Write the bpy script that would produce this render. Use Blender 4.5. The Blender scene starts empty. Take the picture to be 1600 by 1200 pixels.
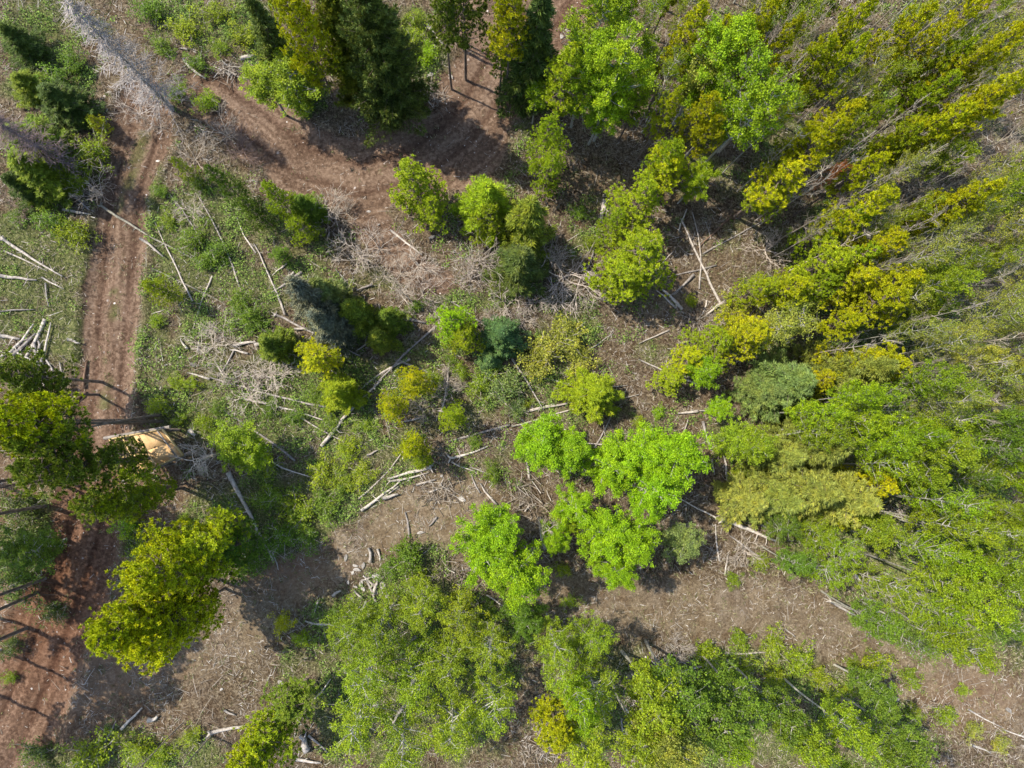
import bpy, math, random
import numpy as np
from mathutils import Vector, Matrix

S = bpy.context.scene
C = S.collection
# ------------------------------------------------------------------ camera, sky, sun, exposure
W0, H0, F = 1600.0, 1200.0, 1600.0 * 24 / 36          # photograph pixels, focal length in pixels
CAMH = 42.0                                            # drone height in metres
NAD = (750.0, 655.0)                                   # pixel straight below the drone
cd = bpy.data.cameras.new('camera'); cam = bpy.data.objects.new('camera', cd); C.objects.link(cam)
cd.sensor_width = 36; cd.lens = 24; cd.clip_start = 0.5; cd.clip_end = 3000
dn = Vector(((NAD[0] - W0 / 2) / F, -(NAD[1] - H0 / 2) / F, -1)).normalized()
ROT = dn.rotation_difference(Vector((0, 0, -1)))
cam.rotation_mode = 'QUATERNION'; cam.rotation_quaternion = ROT; cam.location = (0, 0, CAMH)
S.camera = cam
w = bpy.data.worlds.new('World'); S.world = w; w.use_nodes = True
wn = w.node_tree; bg = wn.nodes['Background']
sky = wn.nodes.new('ShaderNodeTexSky'); sky.sky_type = 'NISHITA'; sky.sun_disc = False
SUN_EL, SUN_DIR = math.radians(56), math.atan2(0.42, -0.91)   # sun stands to the upper left
sky.sun_elevation = SUN_EL; sky.sun_rotation = math.pi / 2 - SUN_DIR
wn.links.new(sky.outputs[0], bg.inputs[0]); bg.inputs[1].default_value = 0.15
sl = bpy.data.lights.new('sun', 'SUN'); sl.energy = 3.6; sl.angle = math.radians(0.5); sl.color = (1, 0.93, 0.81)
so = bpy.data.objects.new('sun', sl); C.objects.link(so)
sv = Vector((math.cos(SUN_DIR) * math.cos(SUN_EL), math.sin(SUN_DIR) * math.cos(SUN_EL), math.sin(SUN_EL)))
so.rotation_euler = sv.to_track_quat('Z', 'Y').to_euler(); so.location = sv * 80
S.view_settings.view_transform = 'Standard'; S.view_settings.look = 'None'
S.view_settings.exposure = 0.98; S.view_settings.gamma = 1
S.cycles.max_bounces = 6; S.cycles.diffuse_bounces = 3; S.cycles.transmission_bounces = 3
S.cycles.use_adaptive_sampling = True; S.cycles.adaptive_threshold = 0.02

RM = np.array(ROT.to_matrix())
rng = np.random.default_rng(7); R_ = random.Random(11)

def unp(px, py, z=0.0):
    d = RM @ np.array([(px - 800) / F, -(py - 600) / F, -1.0])
    t = (z - CAMH) / d[2]
    return d[0] * t, d[1] * t
def proj(x, y, z=0.0):
    P = np.stack([np.asarray(x, float), np.asarray(y, float), np.asarray(z, float) - CAMH + 0 * np.asarray(x, float)], -1) @ RM
    return 800 + F * P[..., 0] / -P[..., 2], 600 - F * P[..., 1] / -P[..., 2]
MPX = CAMH / F                                         # metres per photograph pixel on the ground

# ------------------------------------------------------------------ noise and ground layout
_lat = rng.random((256, 256))
def vnoise(x, y):
    xi = np.floor(x).astype(int); yi = np.floor(y).astype(int); fx = x - xi; fy = y - yi
    fx = fx * fx * (3 - 2 * fx); fy = fy * fy * (3 - 2 * fy)
    a = _lat[xi % 256, yi % 256]; b = _lat[(xi + 1) % 256, yi % 256]
    c = _lat[xi % 256, (yi + 1) % 256]; d = _lat[(xi + 1) % 256, (yi + 1) % 256]
    return (a * (1 - fx) + b * fx) * (1 - fy) + (c * (1 - fx) + d * fx) * fy
def fbm(x, y, o=4):
    s = 0; a = 0.5; t = 0
    for k in range(o):
        s = s + a * vnoise(x * 2 ** k + 17 * k, y * 2 ** k + 9 * k); t += a; a *= 0.5
    return s / t
def polydist(px, py, pts):
    best = np.full(np.shape(px), 1e9); lat = np.zeros(np.shape(px))
    for (x1, y1, w1), (x2, y2, w2) in zip(pts[:-1], pts[1:]):
        dx, dy = x2 - x1, y2 - y1; L2 = dx * dx + dy * dy
        t = np.clip(((px - x1) * dx + (py - y1) * dy) / L2, 0, 1)
        qx, qy = px - (x1 + t * dx), py - (y1 + t * dy)
        d = np.hypot(qx, qy); wd = w1 + (w2 - w1) * t; r = d / wd
        sgn = np.sign(dx * qy - dy * qx)
        m = r < best; best = np.where(m, r, best); lat = np.where(m, sgn * d, lat)
    return best, lat                                    # distance in half-widths, signed distance in pixels
TRACK = [(225, 160, 40), (222, 215, 48), (203, 265, 40), (190, 320, 38), (182, 400, 42), (172, 500, 45), (163, 600, 45), (155, 700, 45), (140, 800, 52), (115, 900, 58), (85, 980, 62), (50, 1060, 68), (10, 1150, 75), (-60, 1280, 85)]
BEND = [(330, 140, 46), (395, 190, 54), (470, 250, 54), (560, 280, 56), (650, 255, 68), (718, 205, 76), (752, 155, 72), (775, 110, 64), (800, 60, 58), (850, 20, 60), (900, -60, 70)]
SPUR = [(540, 290, 40), (580, 350, 34), (640, 420, 30), (690, 440, 25)]
TOPDIRT = [(735, 40, 50), (800, 30, 75), (850, 45, 80), (905, 25, 60), (915, -40, 60)]
STRIP1 = [(60, 1090, 50), (150, 1060, 55), (300, 1010, 55), (400, 960, 50), (470, 905, 45), (560, 850, 38), (640, 800, 38), (710, 785, 42), (760, 770, 28)]
STRIP2 = [(840, 920, 35), (930, 945, 42), (1080, 955, 52), (1200, 960, 50), (1310, 990, 48), (1400, 1040, 50), (1500, 1080, 55), (1640, 1120, 60)]
GREEN = [(60, 420, 90, 130, .9), (300, 390, 90, 100, .8), (320, 540, 110, 90, .55), (480, 640, 110, 70, .9), (450, 800, 110, 75, 1.1), (560, 720, 90, 70, .9), (330, 650, 70, 40, .6),
 (640, 640, 70, 60, .5), (640, 90, 60, 60, .8), (430, 140, 60, 60, .7), (330, 30, 90, 40, .7), (70, 60, 80, 90, .55), (110, 240, 70, 60, .5), (390, 450, 70, 50, .6), (490, 400, 60, 40, .6), (360, 410, 40, 40, .6),
 (650, 1060, 170, 110, 1), (640, 890, 60, 50, .7), (560, 960, 60, 40, .7), (820, 1000, 60, 60, .6), (930, 1080, 90, 80, .7), (1200, 1050, 130, 60, .8), (1420, 1060, 60, 35, .6), (1120, 1140, 120, 60, .7),
 (1350, 1140, 120, 70, .7), (800, 620, 60, 50, .5), (870, 540, 80, 50, .5), (720, 640, 50, 50, .4), (60, 860, 70, 130, .5), (200, 1180, 120, 35, .6), (1400, 760, 180, 160, .9), (1400, 500, 200, 130, .75), (1350, 200, 250, 200, .45), (1480, 980, 140, 60, .9),
 (240, 300, 25, 60, .5), (60, 530, 80, 60, .35), (230, 870, 40, 50, .5), (820, 250, 30, 60, .4), (640, 350, 60, 50, .12), (1150, 700, 60, 40, .5), (1000, 690, 60, 30, .3), (420, 560, 80, 50, .4), (780, 740, 60, 40, .35), (520, 560, 70, 50, .6), (620, 560, 50, 40, .45), (690, 600, 50, 40, .5), (850, 600, 80, 40, .45), (740, 540, 60, 40, .4), (440, 360, 50, 40, .55), (570, 440, 60, 35, .35), (740, 460, 60, 40, .35), (880, 480, 50, 50, .4), (920, 640, 60, 30, .35), (1040, 540, 60, 40, .25), (600, 620, 60, 50, .55), (920, 340, 40, 60, .35), (300, 480, 60, 60, .5), (1120, 1040, 60, 30, .5), (500, 1130, 60, 50, .3), (300, 840, 40, 40, .3)]
def masks(x, y):
    px, py = proj(x, y)
    wob = (fbm(x * 0.45 + 50, y * 0.45 + 50, 4) - 0.5)
    d1, l1 = polydist(px, py, TRACK); d2, l2 = polydist(px, py, BEND); d3, _ = polydist(px, py, SPUR); d4, _ = polydist(px, py, TOPDIRT); d3 = np.minimum(d3, d4)
    rd = np.minimum(np.minimum(d1, d2), d3 + 0.15) + wob * 0.5
    road = np.clip((1.12 - rd) / 0.22, 0, 1)
    s1, _ = polydist(px, py, STRIP1); s2, _ = polydist(px, py, STRIP2)
    strip = np.clip((1.25 - (np.minimum(s1, s2) + wob * 0.9)) / 0.5, 0, 1)
    g = np.zeros(np.shape(px))
    for cx, cy, rx, ry, v in GREEN:
        g = np.maximum(g, v * np.exp(-(((px - cx) / rx) ** 2 + ((py - cy) / ry) ** 2) ** 1.5 * 0.7))
    n = fbm(x * 0.7, y * 0.7, 4)
    g = np.clip((g * 1.25 + (n - 0.5) * 1.9 + 0.05), 0, 1) * np.clip(g * 4 + 0.25, 0, 1)
    cor = np.clip((d1 - 0.2), 0, 1)
    out = np.clip((np.hypot(px - 800, (py - 600) * 1.2) - 1100) / 300, 0, 1)   # beyond the clearing: forest floor
    g = np.clip(g + out * 0.5, 0, 1)
    g = g * (1 - road * 0.93) * (1 - strip * 0.85)
    mid = np.exp(-(l1 / 14.0) ** 2) * (d1 < 1) * np.clip((fbm(x * 0.9 + 7, y * 0.9, 3) - 0.38) * 4, 0, 1) * (py > 200) * (py < 640)
    g = np.clip(g + mid * 0.65, 0, 1)
    red = np.exp(-(((px - 90) / 150) ** 2 + ((py - 940) / 230) ** 2)) + 0.8 * np.exp(-(((px - 450) / 60) ** 2 + ((py - 890) / 40) ** 2)) + .35 * np.exp(-(((px - 240) / 60) ** 2 + ((py - 760) / 50) ** 2)) + 0.5 * np.exp(-(((px - 900) / 30) ** 2 + ((py - 40) / 60) ** 2)) + 0.45 * np.exp(-(((px - 1520) / 80) ** 2 + ((py - 1090) / 45) ** 2))
    pale = strip * 0.6 + 0.9 * np.exp(-(((px - 700) / 80) ** 2 + ((py - 830) / 50) ** 2)) + 0.6 * np.exp(-(((px - 690) / 40) ** 2 + ((py - 150) / 35) ** 2)) + 0.5 * np.exp(-(((px - 1050) / 60) ** 2 + ((py - 480) / 40) ** 2))
    return dict(px=px, py=py, road=road, strip=strip, g=g, red=np.clip(red, 0, 1), pale=np.clip(pale, 0, 1), d1=d1, l1=l1, d2=d2, l2=l2)
def height(x, y, m=None):
    m = m or masks(x, y)
    h = (fbm(x * 0.12 + 5, y * 0.12 + 3, 3) - 0.5) * 1.1 + (fbm(x * 0.9, y * 0.9, 3) - 0.5) * 0.22 * (1 - 0.8 * m['road'])
    for d, l, on in ((m['d1'], m['l1'], 1.0), (m['d2'], m['l2'], 0.8)):
        a = np.abs(l) * MPX; inside = np.clip(1.3 - d, 0, 1)
        h = h - on * (0.13 * np.exp(-((a - 0.85) / 0.2) ** 2) + .07 * np.exp(-((a - 1.25) / 0.1) ** 2) + .07 * np.exp(-((a - .4) / 0.1) ** 2)) * (inside > 0) * (.5 + vnoise(x * .8, y * .8))
        h = h + 0.22 * on * np.exp(-((d - 1.22) / 0.14) ** 2)
        h = h - 0.18 * on * np.clip((1.1 - d) / 0.3, 0, 1)
    return h
def gz(x, y): return float(height(np.array([float(x)]), np.array([float(y)]))[0])

# ------------------------------------------------------------------ materials
def mat(name):
    m = bpy.data.materials.new(name); m.use_nodes = True; nt = m.node_tree; nt.nodes.clear()
    o = nt.nodes.new('ShaderNodeOutputMaterial')
    return m, nt, o
def N(nt, t, **k):
    n = nt.nodes.new(t)
    for a, b in k.items(): setattr(n, a, b)
    return n
def ramp(nt, src, stops):
    r = N(nt, 'ShaderNodeValToRGB'); e = r.color_ramp.elements
    e[0].position, e[0].color = stops[0][0], (*stops[0][1], 1); e[1].position, e[1].color = stops[-1][0], (*stops[-1][1], 1)
    for p, c in stops[1:-1]:
        q = e.new(p); q.color = (*c, 1)
    nt.links.new(src, r.inputs[0]); return r.outputs[0]
def noise(nt, co, sc, det=4, rough=0.6):
    n = N(nt, 'ShaderNodeTexNoise'); n.inputs['Scale'].default_value = sc; n.inputs['Detail'].default_value = det; n.inputs['Roughness'].default_value = rough
    nt.links.new(co, n.inputs['Vector']); return n.outputs['Fac']
def mix(nt, f, a, b, mode='MIX'):
    n = N(nt, 'ShaderNodeMix', data_type='RGBA', blend_type=mode)
    for i, v in ((0, f), (6, a), (7, b)):
        if hasattr(v, 'links'): nt.links.new(v, n.inputs[i])
        else: n.inputs[i].default_value = v if i == 0 else (*v, 1)
    return n.outputs[2]
def math_(nt, op, a, b=0.0, c=None, clamp=False):
    n = N(nt, 'ShaderNodeMath', operation=op); n.use_clamp = clamp
    for i, v in enumerate((a, b) if c is None else (a, b, c)):
        if hasattr(v, 'links'): nt.links.new(v, n.inputs[i])
        else: n.inputs[i].default_value = v
    return n.outputs[0]

def ground_material():
    m, nt, o = mat('forest_floor'); co = N(nt, 'ShaderNodeNewGeometry').outputs['Position']
    at = N(nt, 'ShaderNodeVertexColor', layer_name='lay'); sp = N(nt, 'ShaderNodeSeparateColor'); nt.links.new(at.outputs[0], sp.inputs[0])
    at2 = N(nt, 'ShaderNodeVertexColor', layer_name='lay2'); sp2 = N(nt, 'ShaderNodeSeparateColor'); nt.links.new(at2.outputs[0], sp2.inputs[0])
    fine = noise(nt, co, 7, 8, 0.78); med = noise(nt, co, 1.3, 6, 0.65); tiny = noise(nt, co, 22, 5, 0.8); big = noise(nt, co, .35, 4, 0.6)
    fine = math_(nt, 'MULTIPLY_ADD', tiny, 0.4, math_(nt, 'MULTIPLY', fine, 0.6))
    lit = ramp(nt, fine, [(0.40, (.035, .027, .02)), (0.47, (.105, .078, .054)), (0.52, (.20, .158, .112)), (0.57, (.33, .275, .205)), (0.62, (.50, .44, .35))])
    lit = mix(nt, math_(nt, 'MULTIPLY', sp2.outputs[0], 0.42), lit, (.42, .34, .25))
    lit = mix(nt, math_(nt, 'MULTIPLY_ADD', med, 3.2, -1.1, clamp=True), mix(nt, 1.0, lit, (.55, .48, .42), 'MULTIPLY'), lit)
    lit = mix(nt, math_(nt, 'MULTIPLY_ADD', big, 4.0, -1.8, clamp=True), mix(nt, 1.0, lit, (1.0, .985, .88), 'MULTIPLY'), lit)
    # stretched straw fibres
    mp = N(nt, 'ShaderNodeMapping'); mp.inputs['Scale'].default_value = (1, 1, 1); nt.links.new(co, mp.inputs[0])
    soil = ramp(nt, noise(nt, co, 5, 7, 0.72), [(0.40, (.10, .063, .042)), (0.5, (.175, .114, .076)), (0.62, (.31, .22, .155))])
    soil = mix(nt, math_(nt, 'MULTIPLY_ADD', med, 1.8, -0.7, clamp=True), soil, (.26, .18, .125))
    redd = mix(nt, 1.0, soil, (.90, .70, .60), 'MULTIPLY')
    soil = mix(nt, sp.outputs[2], soil, redd)
    lit = mix(nt, math_(nt, 'MULTIPLY', sp.outputs[2], 0.7), lit, (.24, .135, .085))
    v = N(nt, 'ShaderNodeTexVoronoi'); v.inputs['Scale'].default_value = 3.2; nt.links.new(co, v.inputs['Vector'])
    vr = N(nt, 'ShaderNodeSeparateColor'); nt.links.new(v.outputs['Color'], vr.inputs[0])
    peb = math_(nt, 'MULTIPLY', math_(nt, 'LESS_THAN', v.outputs['Distance'], math_(nt, 'MULTIPLY', vr.outputs[0], 0.17)), math_(nt, 'GREATER_THAN', vr.outputs[1], 0.55))
    soil = mix(nt, peb, soil, (.42, .34, .28))
    grs = ramp(nt, fine, [(0.38, (.035, .045, .016)), (0.48, (.085, .115, .03)), (0.55, (.18, .20, .06)), (0.63, (.36, .34, .17))])
    gm = math_(nt, 'MULTIPLY_ADD', fine, 0.9, sp.outputs[1]); gm = math_(nt, 'MULTIPLY_ADD', gm, 2.0, -1.45, clamp=True)
    rm = math_(nt, 'MULTIPLY_ADD', math_(nt, 'SUBTRACT', fine, 0.5), 1.2, sp.outputs[0]); rm = math_(nt, 'MULTIPLY_ADD', rm, 2.2, -0.6, clamp=True)
    col = mix(nt, rm, lit, soil); col = mix(nt, math_(nt, 'MULTIPLY', gm, 0.75), col, grs)
    ru = sp2.outputs[1]
    stk = math_(nt, 'MULTIPLY', math_(nt, 'MULTIPLY_ADD', sp2.outputs[2], 3.0, -1.0, clamp=True), sp.outputs[0]); col = mix(nt, math_(nt, 'MULTIPLY', stk, 0.65), col, mix(nt, 1.0, col, (.58, .53, .5), 'MULTIPLY'))
    col = mix(nt, math_(nt, 'MULTIPLY', ru, 0.8), col, mix(nt, 1.0, col, (.62, .56, .55), 'MULTIPLY'))
    b = N(nt, 'ShaderNodeBsdfPrincipled'); b.inputs['Roughness'].default_value = 0.95; b.inputs['Specular IOR Level'].default_value = 0.1
    nt.links.new(col, b.inputs['Base Color'])
    bp = N(nt, 'ShaderNodeBump'); bp.inputs['Strength'].default_value = 0.9; bp.inputs['Distance'].default_value = 0.10
    hh = math_(nt, 'MULTIPLY_ADD', fine, 1.0, math_(nt, 'MULTIPLY', tiny, 0.5)); nt.links.new(hh, bp.inputs['Height']); nt.links.new(bp.outputs[0], b.inputs['Normal'])
    nt.links.new(b.outputs[0], o.inputs[0]); return m

def leaf_material(name, trans=0.35, vary=0.55, warm=(1.35, 1.05, .6)):
    m, nt, o = mat(name); oi = N(nt, 'ShaderNodeObjectInfo'); ge = N(nt, 'ShaderNodeNewGeometry')
    r = ge.outputs['Random Per Island']; nz = noise(nt, ge.outputs['Position'], 1.1, 2, 0.5)
    c = mix(nt, 1.0, oi.outputs['Color'], ramp(nt, r, [(0, (1 - vary,) * 3), (1, (1 + vary * .8,) * 3)]), 'MULTIPLY')
    c = mix(nt, math_(nt, 'MULTIPLY_ADD', nz, 2.2, -0.75, clamp=True), c, mix(nt, 1.0, c, warm, 'MULTIPLY'))
    nv = noise(nt, ge.outputs['Position'], 2.3, 3, 0.6); c = mix(nt, 1.0, c, ramp(nt, nv, [(.32, (.72, .76, .8)), (.5, (1, 1, 1)), (.68, (1.38, 1.24, 1.0))]), 'MULTIPLY')
    rr = math_(nt, 'FRACT', math_(nt, 'MULTIPLY', r, 37.7)); c = mix(nt, math_(nt, 'MULTIPLY', rr, 0.5), c, mix(nt, 1.0, c, (.86, 1.0, .95), 'MULTIPLY'))
    d = N(nt, 'ShaderNodeBsdfPrincipled'); d.inputs['Roughness'].default_value = 0.55; d.inputs['Specular IOR Level'].default_value = 0.25
    t = N(nt, 'ShaderNodeBsdfTranslucent'); nt.links.new(c, d.inputs['Base Color']); nt.links.new(c, t.inputs[0])
    mx = N(nt, 'ShaderNodeMixShader'); mx.inputs[0].default_value = trans
    nt.links.new(d.outputs[0], mx.inputs[1]); nt.links.new(t.outputs[0], mx.inputs[2]); nt.links.new(mx.outputs[0], o.inputs[0]); return m

def bark_material(name, a, b, sc=3.0, stretch=0.35, usecol=False):
    m, nt, o = mat(name); tc = N(nt, 'ShaderNodeTexCoord'); mp = N(nt, 'ShaderNodeMapping'); mp.inputs['Scale'].default_value = (1, 1, stretch)
    nt.links.new(tc.outputs['Object'], mp.inputs[0])
    f = noise(nt, mp.outputs[0], sc * 3, 6, 0.7); c = ramp(nt, f, [(0.35, a), (0.62, b)])
    oi = N(nt, 'ShaderNodeObjectInfo'); k = math_(nt, 'MULTIPLY_ADD', oi.outputs['Random'], 0.5, 0.75)
    kc = N(nt, 'ShaderNodeCombineColor'); [nt.links.new(k, kc.inputs[i]) for i in range(3)]
    c = mix(nt, 1.0, c, kc.outputs[0], 'MULTIPLY')
    if usecol: c = mix(nt, 1.0, c, oi.outputs['Color'], 'MULTIPLY')
    b_ = N(nt, 'ShaderNodeBsdfPrincipled'); b_.inputs['Roughness'].default_value = 0.85; b_.inputs['Specular IOR Level'].default_value = 0.2
    nt.links.new(c, b_.inputs['Base Color']); bp = N(nt, 'ShaderNodeBump'); bp.inputs['Strength'].default_value = 0.6; bp.inputs['Distance'].default_value = 0.03
    nt.links.new(f, bp.inputs['Height']); nt.links.new(bp.outputs[0], b_.inputs['Normal']); nt.links.new(b_.outputs[0], o.inputs[0]); return m
def island_material(name, stops, rough=0.9):
    m, nt, o = mat(name); ge = N(nt, 'ShaderNodeNewGeometry'); c = ramp(nt, ge.outputs['Random Per Island'], stops)
    b = N(nt, 'ShaderNodeBsdfPrincipled'); b.inputs['Roughness'].default_value = rough; b.inputs['Specular IOR Level'].default_value = 0.15
    nt.links.new(c, b.inputs['Base Color']); nt.links.new(b.outputs[0], o.inputs[0]); return m

M = dict(
 ground=ground_material(),
 needle=leaf_material('needles', 0.22, 0.5, (1.12, 1.03, .7)), spr=leaf_material('spruce_needles', 0.15, 0.6, (1.3, 1.05, .7)), leaf=leaf_material('leaves', 0.38, 0.55, (1.15, 1.03, .8)),
 bark=bark_material('pine_bark', (.07, .05, .038), (.23, .18, .145)), white=bark_material('aspen_bark', (.20, .19, .15), (.46, .44, .37), 1.6, 2.0),
 grey=bark_material('dead_wood', (.22, .19, .17), (.50, .46, .42), 2.2, 0.25, True), twig=bark_material('bare_twigs', (.26, .22, .18), (.52, .46, .39), 2, 0.5, True),
 rock=bark_material('stone', (.24, .22, .2), (.58, .55, .51), 1.2, 1.0, True), ply=bark_material('plywood', (.40, .24, .10), (.68, .45, .22), 0.5, 1.0), lumber=bark_material('lumber', (.42, .29, .12), (.62, .46, .22), 1.2, 1.0),
 stick=island_material('sticks', [(0, (.07, .05, .035)), (0.4, (.20, .16, .12)), (0.75, (.32, .275, .22)), (0.93, (.42, .38, .33)), (1, (.60, .56, .50))]),
 grass=island_material('grass_blades', [(0, (.06, .08, .025)), (0.35, (.14, .18, .05)), (0.6, (.26, .26, .11)), (1, (.48, .42, .27))]),
 cover=island_material('ground_leaves', [(0, (.05, .085, .02)), (0.5, (.13, .21, .035)), (1, (.25, .34, .07))]),
 gravel=island_material('stones_small', [(0, (.2, .16, .13)), (0.6, (.36, .30, .26)), (1, (.62, .57, .52))]),
)

# ------------------------------------------------------------------ mesh helpers
def mesh_np(name, v, f, material):
    me = bpy.data.meshes.new(name); v = np.asarray(v, np.float32); f = np.asarray(f, np.int32); k = f.shape[1]
    me.vertices.add(len(v)); me.vertices.foreach_set('co', v.ravel()); me.loops.add(f.size); me.loops.foreach_set('vertex_index', f.ravel())
    me.polygons.add(len(f)); me.polygons.foreach_set('loop_start', np.arange(0, f.size, k, dtype=np.int32)); me.update(calc_edges=True)
    me.materials.append(material); return me
class TB:                                               # collects tapered tubes, all quads
    def __init__(s): s.v = []; s.f = []
    def tube(s, pts, rad, n=5):
        pts = [Vector(p) for p in pts]; base = len(s.v); m = len(pts)
        for i, p in enumerate(pts):
            t = (pts[min(i + 1, m - 1)] - pts[max(i - 1, 0)])
            t = t.normalized() if t.length > 1e-6 else Vector((0, 0, 1))
            a = t.orthogonal().normalized() if i == 0 else (a - t * a.dot(t)).normalized()
            b = t.cross(a)
            for k in range(n):
                q = 2 * math.pi * k / n; s.v.append(tuple(p + (a * math.cos(q) + b * math.sin(q)) * rad[i]))
        for i in range(m - 1):
            for k in range(n):
                k2 = (k + 1) % n; s.f.append((base + i * n + k, base + i * n + k2, base + (i + 1) * n + k2, base + (i + 1) * n + k))
        for e, o_ in ((0, 0), (m - 1, (m - 1) * n)):
            for k in range(1, n - 2, 2) if n > 4 else ([1] if n == 4 else []):
                s.f.append((base + o_, base + o_ + k, base + o_ + k + 1, base + o_ + min(k + 2, n - 1)) if k + 2 < n else (base + o_, base + o_ + k, base + o_ + k + 1, base + o_ + k + 1))
    def mesh(s, name, m):
        f = [q for q in s.f if len(set(q)) == 4]
        return mesh_np(name, np.array(s.v), np.array(f), m)
def unit(a): return a / (np.linalg.norm(a, axis=-1, keepdims=True) + 1e-9)
def blades(P, D, L, Wd, r):
    n = len(P); side = unit(np.cross(D, r.normal(size=(n, 3)))) * (np.asarray(Wd) / 2 * np.ones(n))[:, None]
    tip = P + D * (np.asarray(L) * np.ones(n))[:, None]
    v = np.stack([P - side, P + side, tip], 1).reshape(-1, 3); return v, np.arange(3 * n).reshape(-1, 3)
def leaves(P, s, r, up=0.8):
    n = len(P); nn = r.normal(size=(n, 3)); nn[:, 2] = np.abs(nn[:, 2]) + up; nn = unit(nn)
    a = unit(np.cross(nn, r.normal(size=(n, 3)))); b = np.cross(nn, a); s = (np.asarray(s) * np.ones(n) / 2)[:, None]
    v = np.stack([P - a * s, P + b * s * .8, P + a * s, P - b * s * .8], 1).reshape(-1, 3); return v, np.arange(4 * n).reshape(-1, 4)

# each builder returns (wood mesh, leaf mesh or None) for a tree 10 m tall (bushes: 2 m)
def make_pine(seed, cb=0.4, R=1.5, nb=82, K=27, tw=1.1):
    r = np.random.default_rng(seed); t = TB(); sway = r.normal(0, .07, 2)
    def axis(z): return Vector((sway[0] * math.sin(z * .35), sway[1] * math.sin(z * .3), z))
    zs = np.linspace(-0.25, 10, 9); t.tube([axis(z) for z in zs], [max(.02, .115 * (1 - z / 10.6)) for z in zs], 7)
    tuf = []; tdir = []
    for k in range(12):                                  # dead snag twigs under the crown
        z = r.uniform(.3, max(.5, cb * 10)); a = r.uniform(0, 6.28); L = r.uniform(.3, .9); p = axis(z); t.tube([p, p + Vector((math.cos(a) * L, math.sin(a) * L, -.1))], [.016, .006], 3)
    clump = r.uniform(0, 6.28, 3)
    for i in range(nb):
        u = (i + r.random()) / nb; z = 10 * (cb + (1 - cb) * u ** .9 * .985); prof = (1 - u) ** .6 * min(1, .5 + u * 3) + .07
        a = i * 2.4 + r.normal(0, .45); L = R * prof * r.uniform(.4, 1.25) * (1 + .2 * math.sin(3 * a + clump[0] + 5 * u) + .16 * math.sin(2 * a + clump[1] - 9 * u)); p = axis(z); rise = r.uniform(.1, .5) + .3 * u
        d = Vector((math.cos(a), math.sin(a), 0)); f = lambda s: p + d * (L * s) + Vector((0, 0, rise * L * s * s * .9))
        t.tube([f(s_) for s_ in (0, .35, .7, 1)], [.032, .024, .016, .007], 4)
        for j in range(int(4 + 9 * L * tw)):
            s_ = max(.22, 1 - abs(r.normal(0, .27))); q = f(s_)
            sd = d.cross(Vector((0, 0, 1))) * r.normal(0, .26) * (.45 + L * .4); q2 = q + sd + Vector((0, 0, abs(r.normal(0, .12))))
            if r.random() < .5: t.tube([q, q2], [.012, .006], 3)
            tuf.append(q2); tdir.append(d * .5 + Vector((0, 0, 1.2)) + sd * .4)
    tuf += [axis(10) + Vector(r.normal(0, .08, 3)) for _ in range(4)]; tdir += [Vector((0, 0, 1))] * 4
    Tt = np.array([tuple(q) for q in tuf]); D = unit(np.array([tuple(q) for q in tdir]))
    P = np.repeat(Tt, K, 0); DD = unit(np.repeat(D, K, 0) * .5 + unit(r.normal(size=(len(P), 3))))
    L = r.uniform(.11, .19, len(P)) * np.repeat(r.uniform(.8, 1.25, len(Tt)), K)
    v, f = blades(P - DD * .03, DD, L, .068, r)
    return t.mesh('pine_wood', M['bark']), mesh_np('pine_needles', v, f, M['needle'])
def make_spruce(seed, R=1.5, nb=150, cb=.06, droop=.25, material='spr'):
    r = np.random.default_rng(seed); t = TB(); zs = np.linspace(-0.25, 10, 8); t.tube([(0, 0, z) for z in zs], [max(.015, .13 * (1 - z / 10.3)) for z in zs], 7)
    PP = []; DD = []
    for i in range(nb):
        u = ((i + r.random()) / nb) ** 1.15; z = 10 * (cb + (1 - cb) * u * .99); L = R * ((1 - u) ** .8 * 1.02 + .05) * r.uniform(.5, 1.2) * (1 + .16 * math.sin(2 * i * 2.4 + seed + 8 * u)); a = i * 2.4 + r.normal(0, .4)
        d = np.array([math.cos(a), math.sin(a), 0]); sd = np.array([-d[1], d[0], 0]); up = np.array([0, 0, 1.])
        f = lambda s: np.array([0, 0, z]) + d * L * s + up * (-droop * L * s + .28 * L * s ** 2.5)
        t.tube([tuple(f(s)) for s in (0, .5, 1)], [.03, .018, .006], 3)
        n = int(14 + 38 * L)
        s = r.uniform(.12, 1, n) ** .75; w_ = (1.05 - s) * .42 * L + .06; lat = r.uniform(-1, 1, n) * w_
        B = np.array([f(q) for q in s]) + sd * lat[:, None] + up * r.normal(0, .05, (n, 1)) - up * np.abs(lat)[:, None] * .2
        for k in range(4):
            PP.append(B + r.normal(0, .04, B.shape)); DD.append(unit(d * .9 + sd * np.sign(lat)[:, None] * .7 + r.normal(0, .45, B.shape) + up * .25))
    P = np.concatenate(PP); D = np.concatenate(DD); v, f = blades(P, D, r.uniform(.14, .27, len(P)), .06, r)
    return t.mesh('spruce_wood', M['bark']), mesh_np('spruce_needles', v, f, M[material])
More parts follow.
